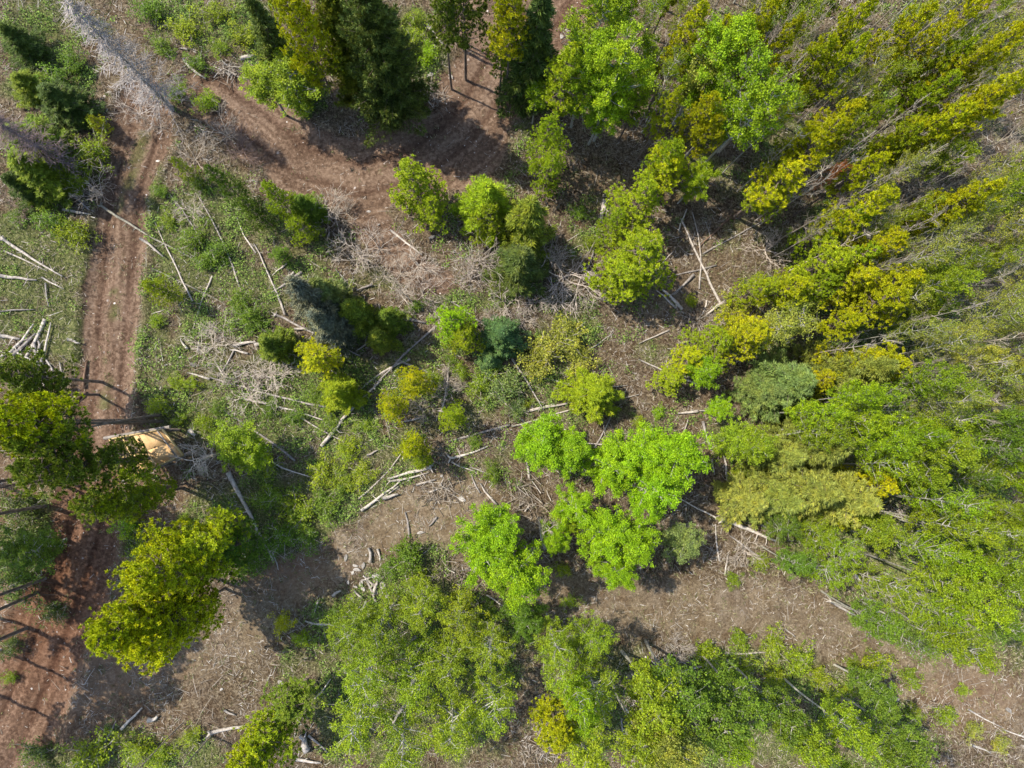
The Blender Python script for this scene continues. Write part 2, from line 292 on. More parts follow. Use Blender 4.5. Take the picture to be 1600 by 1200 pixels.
def make_aspen(seed, cb=.42, R=1.6, nb=26, dens=36, ls=.135):
    r = np.random.default_rng(seed); t = TB(); sw = r.normal(0, .22, 2)
    def axis(z): return Vector((sw[0] * math.sin(z * .35), sw[1] * math.sin(z * .45 + .6) - sw[1] * .56, z))
    zs = np.linspace(-.25, 9.6, 9); t.tube([axis(z) for z in zs], [max(.018, .12 * (1 - z / 10.4)) for z in zs], 7)
    cl = []
    for i in range(nb):
        u = (i + r.random()) / nb; z = 10 * (cb + (.95 - cb) * u); L = R * (math.sin(math.pi * (0.18 + .74 * u)) ** .8) * r.uniform(.65, 1.15); a = i * 2.4 + r.normal(0, .5)
        d = Vector((math.cos(a), math.sin(a), 0)); p = axis(z); rise = r.uniform(.35, .95)
        f = lambda s: p + d * L * s + Vector((0, 0, rise * L * s ** 1.3))
        t.tube([f(0), f(.4), f(.75), f(1)], [.04, .028, .016, .007], 4)
        for j in range(7):
            s = r.uniform(.35, 1.0) if j else 1.0; q = f(s); sd = Vector(r.normal(0, 1, 3)); sd.z = abs(sd.z) * .7; e = q + sd.normalized() * r.uniform(.2, .55)
            t.tube([q, e], [.009, .004], 3); cl.append((e, r.uniform(.18, .36)))
    P = []
    for c, rad in cl:
        n = int(dens * (rad / .27) ** 1.5); q = r.normal(0, 1, (n, 3)) * rad * .46 * np.array([1, 1, .75]); P.append(np.array(tuple(c)) + q)
    P = np.concatenate(P); v, f = leaves(P, r.uniform(.7, 1.2, len(P)) * ls, r)
    return t.mesh('aspen_wood', M['white']), mesh_np('aspen_leaves', v, f, M['leaf'])
def make_bush(seed, dens=30, ls=.12, ns=13):
    r = np.random.default_rng(seed); t = TB(); P = []
    for i in range(ns):
        a = i * 2.4 + r.normal(0, .3); tl = r.uniform(.1, .9) ; L = r.uniform(1.1, 1.9); d = Vector((math.cos(a) * tl, math.sin(a) * tl, 1)).normalized()
        f = lambda s: d * L * s + Vector((math.cos(a), math.sin(a), 0)) * (.3 * s * s * tl)
        t.tube([f(-.05), f(.5), f(1)], [.022, .014, .005], 4)
        for j in range(7):
            s = r.uniform(.3, 1.05); q = f(s); e = q + Vector(r.normal(0, .26, 3)); t.tube([q, e], [.009, .004], 3)
            n = int(dens * r.uniform(.6, 1.3)); P.append(np.array(tuple(e)) + r.normal(0, .13, (n, 3)) * np.array([1, 1, .7]))
    P = np.concatenate(P); P[:, 2] = np.maximum(P[:, 2], .05); v, f = leaves(P, r.uniform(.7, 1.2, len(P)) * ls, r)
    return t.mesh('bush_wood', M['twig']), mesh_np('bush_leaves', v, f, M['leaf'])
def grow(t, p, d, L, rad, lev, r, spread=.6, kids=4):
    n = 3; pts = [p]; q = p.copy(); dd = d.copy()
    for i in range(n):
        dd = (dd + Vector(r.normal(0, .16, 3))).normalized(); q = q + dd * (L / n); pts.append(q.copy())
    t.tube(pts, [max(.0075, rad * q) for q in (1, .8, .6, .4)], 4 if lev > 1 else 3)
    if lev <= 0: return
    for k in range(kids):
        s = r.uniform(.3, 1); i = min(n - 1, int(s * n)); base = pts[i].lerp(pts[i + 1], s * n - i if s < 1 else 1)
        nd = (dd + Vector(r.normal(0, spread, 3))).normalized(); grow(t, base, nd, L * r.uniform(.45, .75), rad * .5, lev - 1, r, spread, kids)
def make_bare_bush(seed, stems=9):
    r = np.random.default_rng(seed); t = TB()
    for i in range(stems):
        a = i * 2.4 + r.normal(0, .3); tl = r.uniform(.25, 1.3); grow(t, Vector((0, 0, -.05)), Vector((math.cos(a) * tl, math.sin(a) * tl, 1)).normalized(), r.uniform(1.1, 1.7), .03, 3, r, .5, 3)
    return t.mesh('bare_bush_wood', M['twig']), None
def make_bare_tree(seed):
    r = np.random.default_rng(seed); t = TB(); zs = np.linspace(-.25, 9.8, 8); pts = [Vector((math.sin(z * .5) * .12, math.cos(z * .4) * .12 - .12, z)) for z in zs]
    t.tube(pts, [max(.02, .115 * (1 - z / 10.5)) for z in zs], 6)
    for i in range(16):
        z = r.uniform(4, 9.6); a = i * 2.4; grow(t, Vector((0, 0, z)), Vector((math.cos(a), math.sin(a), r.uniform(.4, 1.1))).normalized(), r.uniform(.8, 1.7) * (1.2 - z / 14), .034, 2, r, .5, 4)
    return t.mesh('bare_tree_wood', M['twig']), None
def make_dead_spruce(seed, R=1.7):
    r = np.random.default_rng(seed); t = TB(); zs = np.linspace(-.25, 10, 7); t.tube([(0, 0, z) for z in zs], [max(.012, .14 * (1 - z / 10.2)) for z in zs], 7)
    for i in range(190):
        u = (i + r.random()) / 190; z = 10 * (.08 + .9 * u); L = R * ((1 - u) ** .7 + .06) * r.uniform(.3, 1.2); a = i * 2.4 + r.normal(0, .4)
        d = Vector((math.cos(a), math.sin(a), -.22)); p = Vector((0, 0, z)); t.tube([p, p + d * L * .5 + Vector((0, 0, .02)), p + d * L + Vector((0, 0, .12 * L))], [.022, .013, .005], 3)
        for j in range(9):
            s = r.uniform(.25, 1); q = p + d * L * s; sd = Vector((-d.y, d.x, 0)) * r.choice([-1, 1]) * .8 + d * .7 + Vector(r.normal(0, .25, 3)); t.tube([q, q + sd * r.uniform(.15, .38)], [.016, .007], 3)
    return t.mesh('dead_spruce_wood', M['grey']), None

VAR = {
 'pine': [make_pine(s, cb) for s, cb in ((1, .38), (2, .45), (3, .5), (4, .33), (5, .42))],
 'hp': [make_pine(s, .62, 1.7, 60) for s in (6, 7, 8)],                # tall pine, crown only at the top
 'bp': [make_pine(s, .3, 2.2, 150, 27, 1.3) for s in (16, 17)],
 'yp': [make_pine(s, .06, 1.9, 92, 25) for s in (11, 12, 13, 14)],     # young pine, crown down to the ground
 'spruce': [make_spruce(s) for s in (21, 22, 23)],
 'fir': [make_spruce(s, 2.0, 170, .1, .1, 'needle') for s in (31, 32, 33)],
 'bigfir': [make_spruce(s, 2.9, 330, .1, .16, 'spr') for s in (34, 35)],
 'aspen': [make_aspen(s, cb, 1.6, 28, 44, .115) for s, cb in ((41, .4), (42, .5), (43, .55), (44, .35))],
 'lush': [make_aspen(s, .3, 2.0, 38, 82, .102) for s in (51, 52, 53)],
 'open': [make_aspen(s, .25, 2.0, 34, 34, .10) for s in (54, 55, 56, 57)],
 'thin': [make_aspen(s, .5, 1.5, 26, 20, .10) for s in (61, 62, 63)],
 'bush': [make_bush(s, 26, .10, 12) for s in (71, 72, 73, 74)],
 'bare': [make_bare_bush(s) for s in (81, 82, 83)],
 'snag': [make_bare_tree(s) for s in (91, 92, 93)],
 'deadspruce': [make_dead_spruce(s) for s in (97, 98)],
}
BASE = {'pine': (10, 1.7), 'hp': (10, 1.8), 'bp': (10, 2.3), 'bigfir': (10, 2.9), 'open': (10, 2.4), 'yp': (10, 2.0), 'spruce': (10, 1.5), 'fir': (10, 2.0), 'aspen': (10, 1.9), 'lush': (10, 2.3), 'thin': (10, 1.8), 'bush': (2, 1.25), 'bare': (2, 1.7), 'snag': (10, 1.7), 'deadspruce': (10, 1.7)}
COL = {'Y': (.42, .45, .008), 'G': (.30, .395, .012), 'K': (.18, .245, .022), 'D': (.10, .145, .028), 'T': (.10, .19, .06), 'B': (.175, .20, .145), 'A': (.245, .42, .008), 'H': (.25, .37, .01), 'M': (.235, .315, .014),
       'L': (.31, .34, .05), 'F': (.27, .305, .06), 'S': (.20, .27, .075), 'N': (.14, .23, .02), 'W': (1.15, 1.13, 1.1), 'V': (1.02, .99, .98), 'P': (.62, .5, .5), 'R': (.36, .14, .05), 'E': (.85, .82, .76)}
HUE = {'Y': 'golden', 'G': 'yellow-green', 'K': 'olive-green', 'D': 'dark green', 'T': 'teal-green', 'B': 'blue-grey', 'A': 'bright green', 'M': 'light green', 'H': 'fresh green', 'L': 'pale olive', 'F': 'dull olive', 'S': 'sage-green', 'N': 'deep green', 'W': 'pale', 'V': 'silver-grey', 'P': 'purplish', 'R': 'rusty', 'E': 'grey'}
KIND = {'pine': ('pine_tree', 'pine tree', 'pine'), 'hp': ('pine_tree', 'pine tree', 'bare-stemmed pine'), 'bp': ('pine_tree', 'pine tree', 'broad pine'), 'bigfir': ('fir_tree', 'fir tree', 'broad fir'), 'open': ('aspen_tree', 'aspen tree', 'aspen'), 'yp': ('pine_tree', 'pine tree', 'pine'), 'spruce': ('spruce_tree', 'spruce tree', 'spruce'), 'fir': ('fir_tree', 'fir tree', 'fir'), 'aspen': ('aspen_tree', 'aspen tree', 'aspen'), 'lush': ('aspen_tree', 'aspen tree', 'aspen'),
        'thin': ('aspen_tree', 'aspen tree', 'sparse aspen'), 'bush': ('bush', 'bush', 'leafy bush'), 'bare': ('leafless_bush', 'bush', 'leafless bush'), 'snag': ('leafless_tree', 'leafless tree', 'leafless tree'), 'deadspruce': ('dead_spruce', 'dead tree', 'dead spruce')}
GROUP = {'pine_tree': 'pine trees', 'spruce_tree': 'spruce trees', 'fir_tree': 'fir trees', 'aspen_tree': 'aspen trees', 'bush': 'leafy bushes', 'leafless_bush': 'leafless bushes', 'leafless_tree': 'leafless trees', 'dead_spruce': 'dead spruces'}

# ------------------------------------------------------------------ labels
LANDMARK = [(205, 105, 'the silver-grey dead spruce'), (570, 110, 'the widest dark fir'), (745, 215, 'the shaded road bend'), (580, 905, 'the white stone patch'), (262, 950, 'the big trackside golden pine'),
 (980, 790, 'the brightest aspen clump'), (775, 875, 'the round lime-green aspen'), (1120, 950, 'the bare brown strip'), (530, 490, 'the blue-grey spruce'), (778, 552, 'the teal spruce'), (1105, 410, 'the crossed white logs'),
 (1280, 775, 'the dull olive firs'), (1205, 605, 'the sage-green spruce'), (50, 560, 'the jumble of grey logs'), (848, 80, 'the narrow dark spruce'), (883, 430, 'the greyest leafless bush'), (235, 700, 'the plywood platform'), (178, 420, 'the straight dirt track'),
 (90, 860, 'the red dirt track'), (960, 460, 'the large centre pine'), (1370, 480, 'the broad golden pines'), (1520, 330, 'the right edge golden pine'), (1060, 80, 'the golden pine at the top'), (640, 320, 'the pine at the road bend'),
 (450, 800, 'the lush green slope'), (650, 1060, 'the wide bottom thicket'), (880, 1120, 'the thicket golden pine'), (1420, 920, 'the fallen pale trunks'), (1290, 230, 'the golden pine row'), (1500, 700, 'the dense right-hand aspens'), (1400, 1130, 'the bottom-right fir'),
 (1500, 60, 'the top right corner'), (1570, 1080, 'the bottom right corner'), (410, 1150, 'the dark pine at the bottom'), (960, 150, 'the broad aspen at the top'), (1560, 150, 'the diagonal golden row'), (700, 800, 'the pale dry bank'), (400, 560, 'the brushy clearing'), (1150, 1120, 'the leaning bottom aspens'), (40, 30, 'the top left corner')]
items = []
def relation(px, py, skip=''):
    best = sorted(((math.hypot(px - x, py - y), x, y, n) for x, y, n in LANDMARK if n.split()[-1] != '' and n != skip))[0]
    d, x, y, n = best
    if d < 30: return 'beside ' + n
    a = math.degrees(math.atan2(-(py - y), px - x)) % 360
    w_ = ['right of', 'upper right of', 'above', 'upper left of', 'left of', 'lower left of', 'below', 'lower right of'][int((a + 22.5) // 45) % 8]
    return w_ + ' ' + n
ORD = ['', 'first', 'second', 'third', 'fourth', 'fifth', 'sixth', 'seventh', 'eighth', 'ninth', 'tenth', 'eleventh', 'twelfth']
def finish_labels():
    by = {}
    for o, look, px, py, fixed in items:
        by.setdefault(fixed or (look + ' ' + relation(px, py)), []).append((o, px, py))
    for lab, g in by.items():
        if len(g) == 1: g[0][0]['label'] = lab; continue
        sx = max(q[1] for q in g) - min(q[1] for q in g); sy = max(q[2] for q in g) - min(q[2] for q in g)
        ax = 1 if sx >= sy else 2; g.sort(key=lambda q: q[ax]); n = len(g)
        for i, q in enumerate(g):
            if n == 2: s = ('left one', 'right one')[i] if ax == 1 else ('upper one', 'lower one')[i]
            else:
                e = 'left' if ax == 1 else 'top'; s = (ORD[i + 1] if i < 12 else str(i + 1) + 'th') + ' from ' + e
                if i == 0: s = 'leftmost' if ax == 1 else 'topmost'
                if i == n - 1: s = 'rightmost' if ax == 1 else 'lowest'
            q[0]['label'] = lab + ', ' + s
def note(o, cat, look, px, py, group=None, fixed=None):
    o['category'] = cat
    if group: o['group'] = group
    items.append((o, look, px, py, fixed))

# ------------------------------------------------------------------ placing plants
cnt = {}
placed = []
def plant(kind, col, bx, by, h, rad, look=None, fixed=None, tilt=None, shade=None):
    i = cnt.get(kind, 0); cnt[kind] = i + 1; wood, lv = VAR[kind][i % len(VAR[kind])]; nm, cat, word = KIND[kind]; H, Rr = BASE[kind]
    root = bpy.data.objects.new(nm, None); C.objects.link(root); root.empty_display_size = .3
    root.location = (bx, by, gz(bx, by)); root.rotation_euler = (0, 0, R_.uniform(0, 6.28)); sc = rad / Rr; root.scale = (sc, sc, h / H)
    if tilt: root.rotation_euler = (Matrix.Rotation(tilt[0], 4, 'X') @ Matrix.Rotation(tilt[1], 4, 'Y') @ Matrix.Rotation(R_.uniform(0, 6.28), 4, 'Z')).to_euler()
    c = COL[col]; j = R_.uniform(.86, 1.14)
    if kind == 'bp': j *= 1.2
    t = bpy.data.objects.new('branches' if kind in ('bush', 'bare') else 'trunk', wood); C.objects.link(t); t.parent = root; t.color = (*([1, 1, 1] if lv else c), 1)
    if lv:
        o = bpy.data.objects.new('foliage' if kind == 'bush' else 'crown', lv); C.objects.link(o); o.parent = root
        o.color = (c[0] * j * R_.uniform(.92, 1.08), c[1] * j, c[2] * j, 1)
    px, py = proj(bx, by, h * .8); px, py = float(px), float(py)
    placed.append((bx, by, rad, kind))
    note(root, cat, look or (HUE[col] + ' ' + word), px, py, GROUP[nm], fixed)
    return root
def T(kind, col, tx, ty, h, rad, look=None, fixed=None):        # tip seen at photograph pixel tx, ty
    x, y = unp(tx, ty, h); return plant(kind, col, x, y, h, rad, look, fixed)

# ------------------------------------------------------------------ ground
def axis_pts(a, b, st):
    core = np.arange(a, b, st); g = np.cumsum(st * 1.18 ** np.arange(1, 48)); return np.concatenate([(a - g)[::-1], core, core[-1] + g])
gx = axis_pts(-36, 38, .15); gy = axis_pts(-28, 33, .15); X, Y = np.meshgrid(gx, gy); mk = masks(X, Y); Z = height(X, Y, mk)
nx, ny = len(gx), len(gy); idx = np.arange(nx * ny).reshape(ny, nx)
F4 = np.stack([idx[:-1, :-1], idx[:-1, 1:], idx[1:, 1:], idx[1:, :-1]], -1).reshape(-1, 4)
me = mesh_np('ground', np.stack([X, Y, Z], -1).reshape(-1, 3), F4, M['ground'])
me.polygons.foreach_set('use_smooth', np.ones(len(F4), bool))
a = me.color_attributes.new('lay', 'FLOAT_COLOR', 'POINT'); a.data.foreach_set('color', np.stack([mk['road'], mk['g'], mk['red'], np.ones_like(X)], -1).astype(np.float32).ravel())
rut = sum(np.exp(-((np.abs(mk[l]) * MPX - .85) / .25) ** 2) * (mk[d] < 1.0) for d, l in (('d1', 'l1'), ('d2', 'l2'))) * mk['road']
a = me.color_attributes.new('lay2', 'FLOAT_COLOR', 'POINT'); a.data.foreach_set('color', np.stack([mk['pale'], np.clip(rut, 0, 1), np.clip((vnoise(mk['l1'] * .16 + 40, mk['py'] * .012) * (mk['d1'] < mk['d2']) + vnoise(mk['l2'] * .16 + 90, (mk['px'] + mk['py']) * .01) * (mk['d1'] >= mk['d2'])), 0, 1), np.ones_like(X)], -1).astype(np.float32).ravel())
g = bpy.data.objects.new('ground', me); C.objects.link(g); g['kind'] = 'structure'; g['label'] = 'brown forest floor with reddish dirt tracks and green patches'

def stuff(name, me_, label):
    o = bpy.data.objects.new(name, me_); C.objects.link(o); o['kind'] = 'stuff'; o['label'] = label; return o
def scatter(n, dens, seed):
    r = np.random.default_rng(seed); x = r.uniform(-34, 36, n); y = r.uniform(-26, 31, n); m = masks(x, y); k = r.random(n) < dens(m, x, y); x, y = x[k], y[k]
    return r, x, y, height(x, y), {q: v[k] for q, v in m.items()}
# dead sticks and straw
def sticks(n, dens, seed, L0, L1, W0_, W1, lift):
    r, x, y, z, m = scatter(n, dens, seed); k = len(x); a_ = r.uniform(0, 3.14, k); L = r.uniform(L0, L1, k) * r.uniform(.5, 1, k); wd = r.uniform(W0_, W1, k)
    d = np.stack([np.cos(a_), np.sin(a_), r.normal(0, .12, k)], -1); s = np.stack([-np.sin(a_), np.cos(a_), 0 * a_], -1) * wd[:, None] / 2; c = np.stack([x, y, z + r.uniform(.01, lift, k)], -1)
    bend = s * 0 + np.stack([-np.sin(a_), np.cos(a_), 0 * a_], -1) * (r.normal(0, .022, k) * L)[:, None]; top = np.stack([0 * x, 0 * x, wd * .5], -1)
    e0, e1 = c - d * L[:, None] / 2, c + d * L[:, None] / 2; mid = c + bend
    v = np.stack([e0 - s, e0 + top, e0 + s, mid - s, mid + top, mid + s, e1 - s * .5, e1 + top * .5, e1 + s * .5], 1).reshape(-1, 3)
    q = np.array([[0, 1, 4, 3], [1, 2, 5, 4], [3, 4, 7, 6], [4, 5, 8, 7]]); f = (q[None] + 9 * np.arange(k)[:, None, None]).reshape(-1, 4); return v, f
cl = lambda x, y, s, o: np.clip((fbm(x * s + o, y * s + o, 3) - .42) * 5, 0, 1)
v, f = sticks(210000, lambda m, x, y: (1 - m['road'] * .93) * (.15 + .85 * cl(x, y, .8, 3)) * (1 - .45 * m['g']) * .75, 101, .12, .5, .014, .035, .07)
stuff('dry_litter', mesh_np('dry_litter', v, f, M['stick']), 'dry straw-coloured needles and chips strewn over the forest floor')
v, f = sticks(26000, lambda m, x, y: (1 - m['road'] * .97) * (.12 + .88 * cl(x, y, .5, 13) ** 2) * (1 - .2 * m['g']), 102, .25, 1.4, .010, .024, .14)
stuff('fallen_twigs', mesh_np('fallen_twigs', v, f, M['stick']), 'pale fallen twigs and thin branches scattered over the ground')
# grass blades
r, x, y, z, m = scatter(90000, lambda m, x, y: (np.clip(m['g'] * 1.2, 0, 1) * .85 + .10) * (1 - m['road'] * .8), 103)
K = 7; P = np.repeat(np.stack([x, y, z], -1), K, 0) + r.normal(0, .09, (len(x) * K, 3)) * np.array([1, 1, 0]); D = unit(np.concatenate([r.normal(0, .7, (len(P), 2)), np.full((len(P), 1), .8)], 1))
v, f = blades(P, D, r.uniform(.12, .3, len(P)), .035, r); stuff('grass', mesh_np('grass', v, f, M['grass']), 'thin green and straw-coloured grass in the clearing')
# leafy ground cover
r, x, y, z, m = scatter(44000, lambda m, x, y: (np.clip(m['g'] * 1.6 - .5, 0, 1) * (.06 + .94 * cl(x, y, .6, 31)) + .3 * cl(x, y, 1.1, 61) * cl(x, y, .3, 71) * (m['px'] < 1150) * (m['py'] < 760)) * (1 - m['road']) * (1 - .8 * m['strip']) * (1 - .8 * ((m['px'] < 138) & (m['py'] > 330) & (m['py'] < 610))), 104)
K = 26; sz = r.uniform(.10, .26, len(x)); P = np.repeat(np.stack([x, y, z + sz * .9], -1), K, 0) + r.normal(0, 1, (len(x) * K, 3)) * np.repeat(sz, K)[:, None] * np.array([1, 1, .75])
v, f = leaves(P, r.uniform(.06, .12, len(P)), r); stuff('undergrowth', mesh_np('undergrowth', v, f, M['cover']), 'low leafy green undergrowth covering the clearing')
# small stones
r, x, y, z, m = scatter(9000, lambda m, x, y: .06 + .35 * m['road'] + .25 * m['pale'] + .8 * np.exp(-(((m['px'] - 585) / 45) ** 2 + ((m['py'] - 900) / 40) ** 2)), 105)
k = len(x); s = (r.uniform(.015, .05, k) * (1 + 1.2 * r.random(k) ** 6))[:, None, None]; base = np.array([[1, 0, 0], [.3, .95, 0], [-.8, .6, .1], [-.8, -.6, 0], [.3, -.95, 0], [.1, .1, .8], [.1, .1, -.3]])
v = np.stack([x, y, z], -1)[:, None] + base[None] * s * r.uniform(.6, 1.3, (k, 7, 1)); tri = np.array([[0, 1, 5], [1, 2, 5], [2, 3, 5], [3, 4, 5], [4, 0, 5]]); f = (tri[None] + 7 * np.arange(k)[:, None, None]).reshape(-1, 3)
stuff('gravel', mesh_np('gravel', v.reshape(-1, 3), f, M['gravel']), 'small pale stones and chips lying on the dirt')

# ------------------------------------------------------------------ the trees one can tell apart
# kind colour tipx tipy height radius
exec_trees = '''
deadspruce V 103 2 11 1.95
deadspruce P -30 175 8 1.70
fir D -5 35 3.5 1.20
fir K 20 115 3 1.20
fir D 65 135 3.5 1.50
fir K 12 200 4.5 1.80
fir K 20 245 4.5 1.60
fir G 55 240 3 1.00
fir D 5 275 3.5 1.10
yp Y 140 182 2.2 0.50
spruce D 385 -10 10 1.40
bp Y 440 -25 12 1.44
bigfir K 492 -70 13 1.55
bigfir D 552 -75 15 2.30
aspen M 440 100 6 1.80
aspen M 405 115 5 1.40
pine K 720 -60 11 1.50
pine K 690 -40 11 1.20
pine Y 803 -25 12 1.30
pine G 790 -15 11 1.10
spruce D 852 -25 12 1.75
pine G 893 80 10 1.50
aspen H 842 135 5 0.90
yp G 862 185 7 1.24
yp G 868 240 6 1.20
lush H 955 -30 11 1.80
lush H 935 60 10 1.71
lush H 990 68 11 1.80
lush H 965 110 9 1.53
pine Y 1103 2 11 1.17
lush H 1155 40 11 1.80
aspen L 1130 75 9 1.60
aspen H 1195 85 12.1 1.58
aspen H 1215 130 12.1 1.50
lush H 1110 262 6 1.08
pine Y 1120 145 10 0.99
pine Y 1128 178 9 0.90
pine G 1062 222 8 1.17
pine Y 1062 240 7 1.44
yp G 1018 285 7 1.70
yp G 975 330 5 1.10
yp G 1012 378 8 2.30
yp G 985 415 6 1.84
pine Y 1252 28 12.1 0.95
pine Y 1215 0 12.1 0.95
pine Y 1362 4 12.1 1.03
pine Y 1302 62 11 1.03
pine Y 1353 60 12.1 1.03
pine Y 1258 138 8.8 0.79
pine Y 1342 162 11 1.19
pine Y 1315 185 11 1.11
pine Y 1275 203 8.8 0.95
pine Y 1248 258 8.8 1.50
pine G 1225 285 6.6 1.27
pine Y 1384 243 9.9 1.03
aspen R 1322 255 8.8 0.40
pine Y 1460 8 12.1 1.03
pine Y 1550 -12 13.2 1.11
pine Y 1610 35 13.2 1.11
pine Y 1560 65 12.1 1.03
pine G 1525 60 11 1.03
pine Y 1615 112 13.2 1.19
pine Y 1570 135 12.1 1.19
pine Y 1525 160 12.1 1.19
pine Y 1480 180 11 1.19
pine G 1440 195 9.9 1.03
pine G 1500 112 11 1.03
pine Y 1402 295 11 1.27
yp G 1360 325 8.8 1.19
pine Y 1572 282 12.1 1.19
pine Y 1530 298 9.9 1.11
pine Y 1420 365 9.9 1.19
yp G 1380 385 8.8 1.43
pine G 1330 400 8.8 1.43
pine Y 1445 428 9.9 1.43
pine Y 1425 455 9.9 1.41
pine Y 1370 425 8.8 1.35
yp G 1310 430 7.7 1.35
pine Y 1260 440 7.7 1.27
pine Y 1345 500 7.7 0.95
yp G 1215 440 6.6 1.11
aspen M 1510 430 8.8 1.67
aspen M 1480 470 7.7 1.41
pine Y 1190 515 6.6 1.58
yp G 1140 530 5 1.53
pine Y 1090 555 5 1.08
aspen A 1115 580 5 1.10
aspen A 1130 640 4 0.80
yp G 1060 590 3.5 1.08
fir S 1270 595 7 1.90
fir S 1225 610 5 1.50
fir F 1400 570 9 1.60
pine Y 1412 565 8 1.44
yp Y 1370 560 7 1.44
yp Y 1300 590 6 1.26
fir F 1325 700 8 1.90
fir F 1255 715 6 1.50
fir F 1370 790 8 2.10
fir F 1310 775 8 1.90
fir F 1195 790 5 1.60
fir F 1255 790 6 1.70
yp Y 1395 765 7 1.30
yp Y 1478 745 8 1.40
yp Y 1375 820 5 1.00
yp G 637 262 6 1.84
fir G 760 290 6 1.70
yp G 765 325 5 1.20
spruce K 832 312 8 1.60
spruce D 815 395 6 1.60
yp A 703 495 5 1.30
yp G 722 520 4.5 1.10
fir T 785 518 4 1.45
spruce T 765 558 2.5 0.80
yp Y 486 556 4.8 1.45
spruce B 452 438 10 1.50
spruce S 490 440 8 1.20
spruce B 485 490 8 1.20
spruce K 540 475 6 1.10
spruce N 600 490 4.5 0.90
spruce K 585 520 4 0.90
yp Y 640 595 5 1.08
yp Y 605 635 5 0.99
yp Y 635 700 5 0.91
yp G 655 725 4 0.75
yp G 705 650 4.5 0.91
fir G 940 612 4.5 1.60
fir G 518 610 4 1.20
spruce K 408 532 4.5 1.00
yp N 325 262 6 0.85
yp N 378 312 5 0.90
yp G 415 290 6 1.00
yp G 460 345 4 0.90
yp G 270 248 3.5 0.55
bush N 300 280 1.8 0.60
yp G 228 442 4 0.85
yp N 435 395 2 0.74
fir N 465 310 4 1.10
pine G 158 792 9 1.25
pine K 118 792 10 1.30
pine G 215 772 6 0.95
pine K 158 712 7 1.10
pine G 192 738 5.5 0.85
hp Y 0 660 14 1.67
hp K 35 735 13 1.50
pine K -12 580 9 1.60
pine K 25 608 7 1.30
bp Y 155 1000 12 2.10
bp Y 205 1015 11 2.00
bp Y 215 905 11 2.10
bp G 290 865 8 2.00
pine N 345 865 6 1.60
aspen N 10 870 5 1.60
pine G 395 1190 7 1.70
pine Y 365 1215 8 1.50
pine K 440 1120 5 1.60
lush A 850 690 6 1.70
lush A 895 705 6 1.60
lush A 960 735 6 1.60
lush A 1010 715 7 1.70
lush A 1075 715 8 1.90
lush A 1030 775 7 1.60
lush A 960 850 7 1.60
lush A 1000 855 7 1.60
lush A 900 800 5 1.30
lush A 970 905 7 1.20
lush A 775 840 7 1.80
lush A 755 880 7 1.70
lush A 805 910 8 1.80
lush A 870 850 5 1.00
yp G 895 825 4 0.83
aspen S 1080 850 4 1.30
aspen M 1160 690 5 1.30
aspen M 1195 700 6 1.08
open M 535 1000 7 1.71
open M 600 985 7 1.71
open M 655 960 6 1.62
open M 715 975 6 1.53
open M 560 1080 8 1.80
open M 630 1065 7 1.80
open M 700 1060 7 1.80
open M 765 1030 7 1.53
open M 545 1165 9 1.80
open M 620 1180 9 1.89
open M 700 1170 9 1.89
open M 770 1130 8 1.71
lush N 820 980 5 1.26
open M 875 1020 7 1.44
open M 925 1025 7 1.44
open M 890 1075 8 1.53
open M 945 1110 9 1.53
pine Y 875 1155 8 1.50
pine Y 905 1105 6 0.90
aspen M 1040 1130 10 1.70
aspen N 1090 1110 10 1.60
lush L 1070 1190 11 1.70
aspen N 1150 1160 10 1.70
aspen M 1020 1195 10 1.50
aspen N 1190 1120 9 1.35
aspen M 930 1200 8 1.60
aspen N 1260 1152 10 1.25
aspen M 1300 1197 11 1.18
aspen N 1400 1105 6 1.17
aspen N 1450 1190 8 1.35
bush G 1380 1060 2 1.00
aspen M 1370 1182 10 1.18
aspen M 1390 832 7 1.19
open H 1340 872 8 1.19
open N 1250 842 5 1.25
open M 1300 842 6 1.19
open H 1320 907 7 1.11
aspen N 1265 887 6 0.91
open M 1440 932 9 1.19
open H 1480 967 9 1.26
aspen N 1410 987 8 1.12
aspen M 1530 927 10 1.12
aspen H 1570 967 10 1.12
open N 1600 992 10 1.12
aspen M 1590 902 10 1.19
open H 1540 992 9 1.11
aspen M 350 690 5 1.40
aspen G 385 710 4 1.20
snag E 295 720 6 1.80
thin L 1250 490 6 1.60
thin W 1240 500 6 1.40
yp G 672 312 4.5 1.1
'''
COLX = dict(COL)
special = {(103, 2): 'silver-grey dead spruce leaning beside the upper end of the dirt track', (552, -75): 'widest dark fir reaching down to the curved dirt road', (452, 438): 'blue-grey spruce with greyed branches in the middle clearing',
 (785, 520): 'dense teal spruce below the greyest leafless bush', (852, -25): 'narrow dark spruce standing by the bare dirt at the top', (637, 262): 'yellow-green pine standing at the inside of the road bend', (775, 840): 'round lime-green aspen next to the pale dry bank',
 (1322, 255): 'rusty-leaved aspen among the golden pine row', (140, 182): 'tiny golden pine sapling above the straight dirt track'}
for ln in exec_trees.strip().splitlines():
    k, c, tx, ty, h, rad = ln.split(); tx, ty, h, rad = float(tx), float(ty), float(h), float(rad)
    T(k, c if not (k == 'thin' and c == 'W') else 'L', tx, ty, h, rad, None, special.get((int(tx), int(ty))))

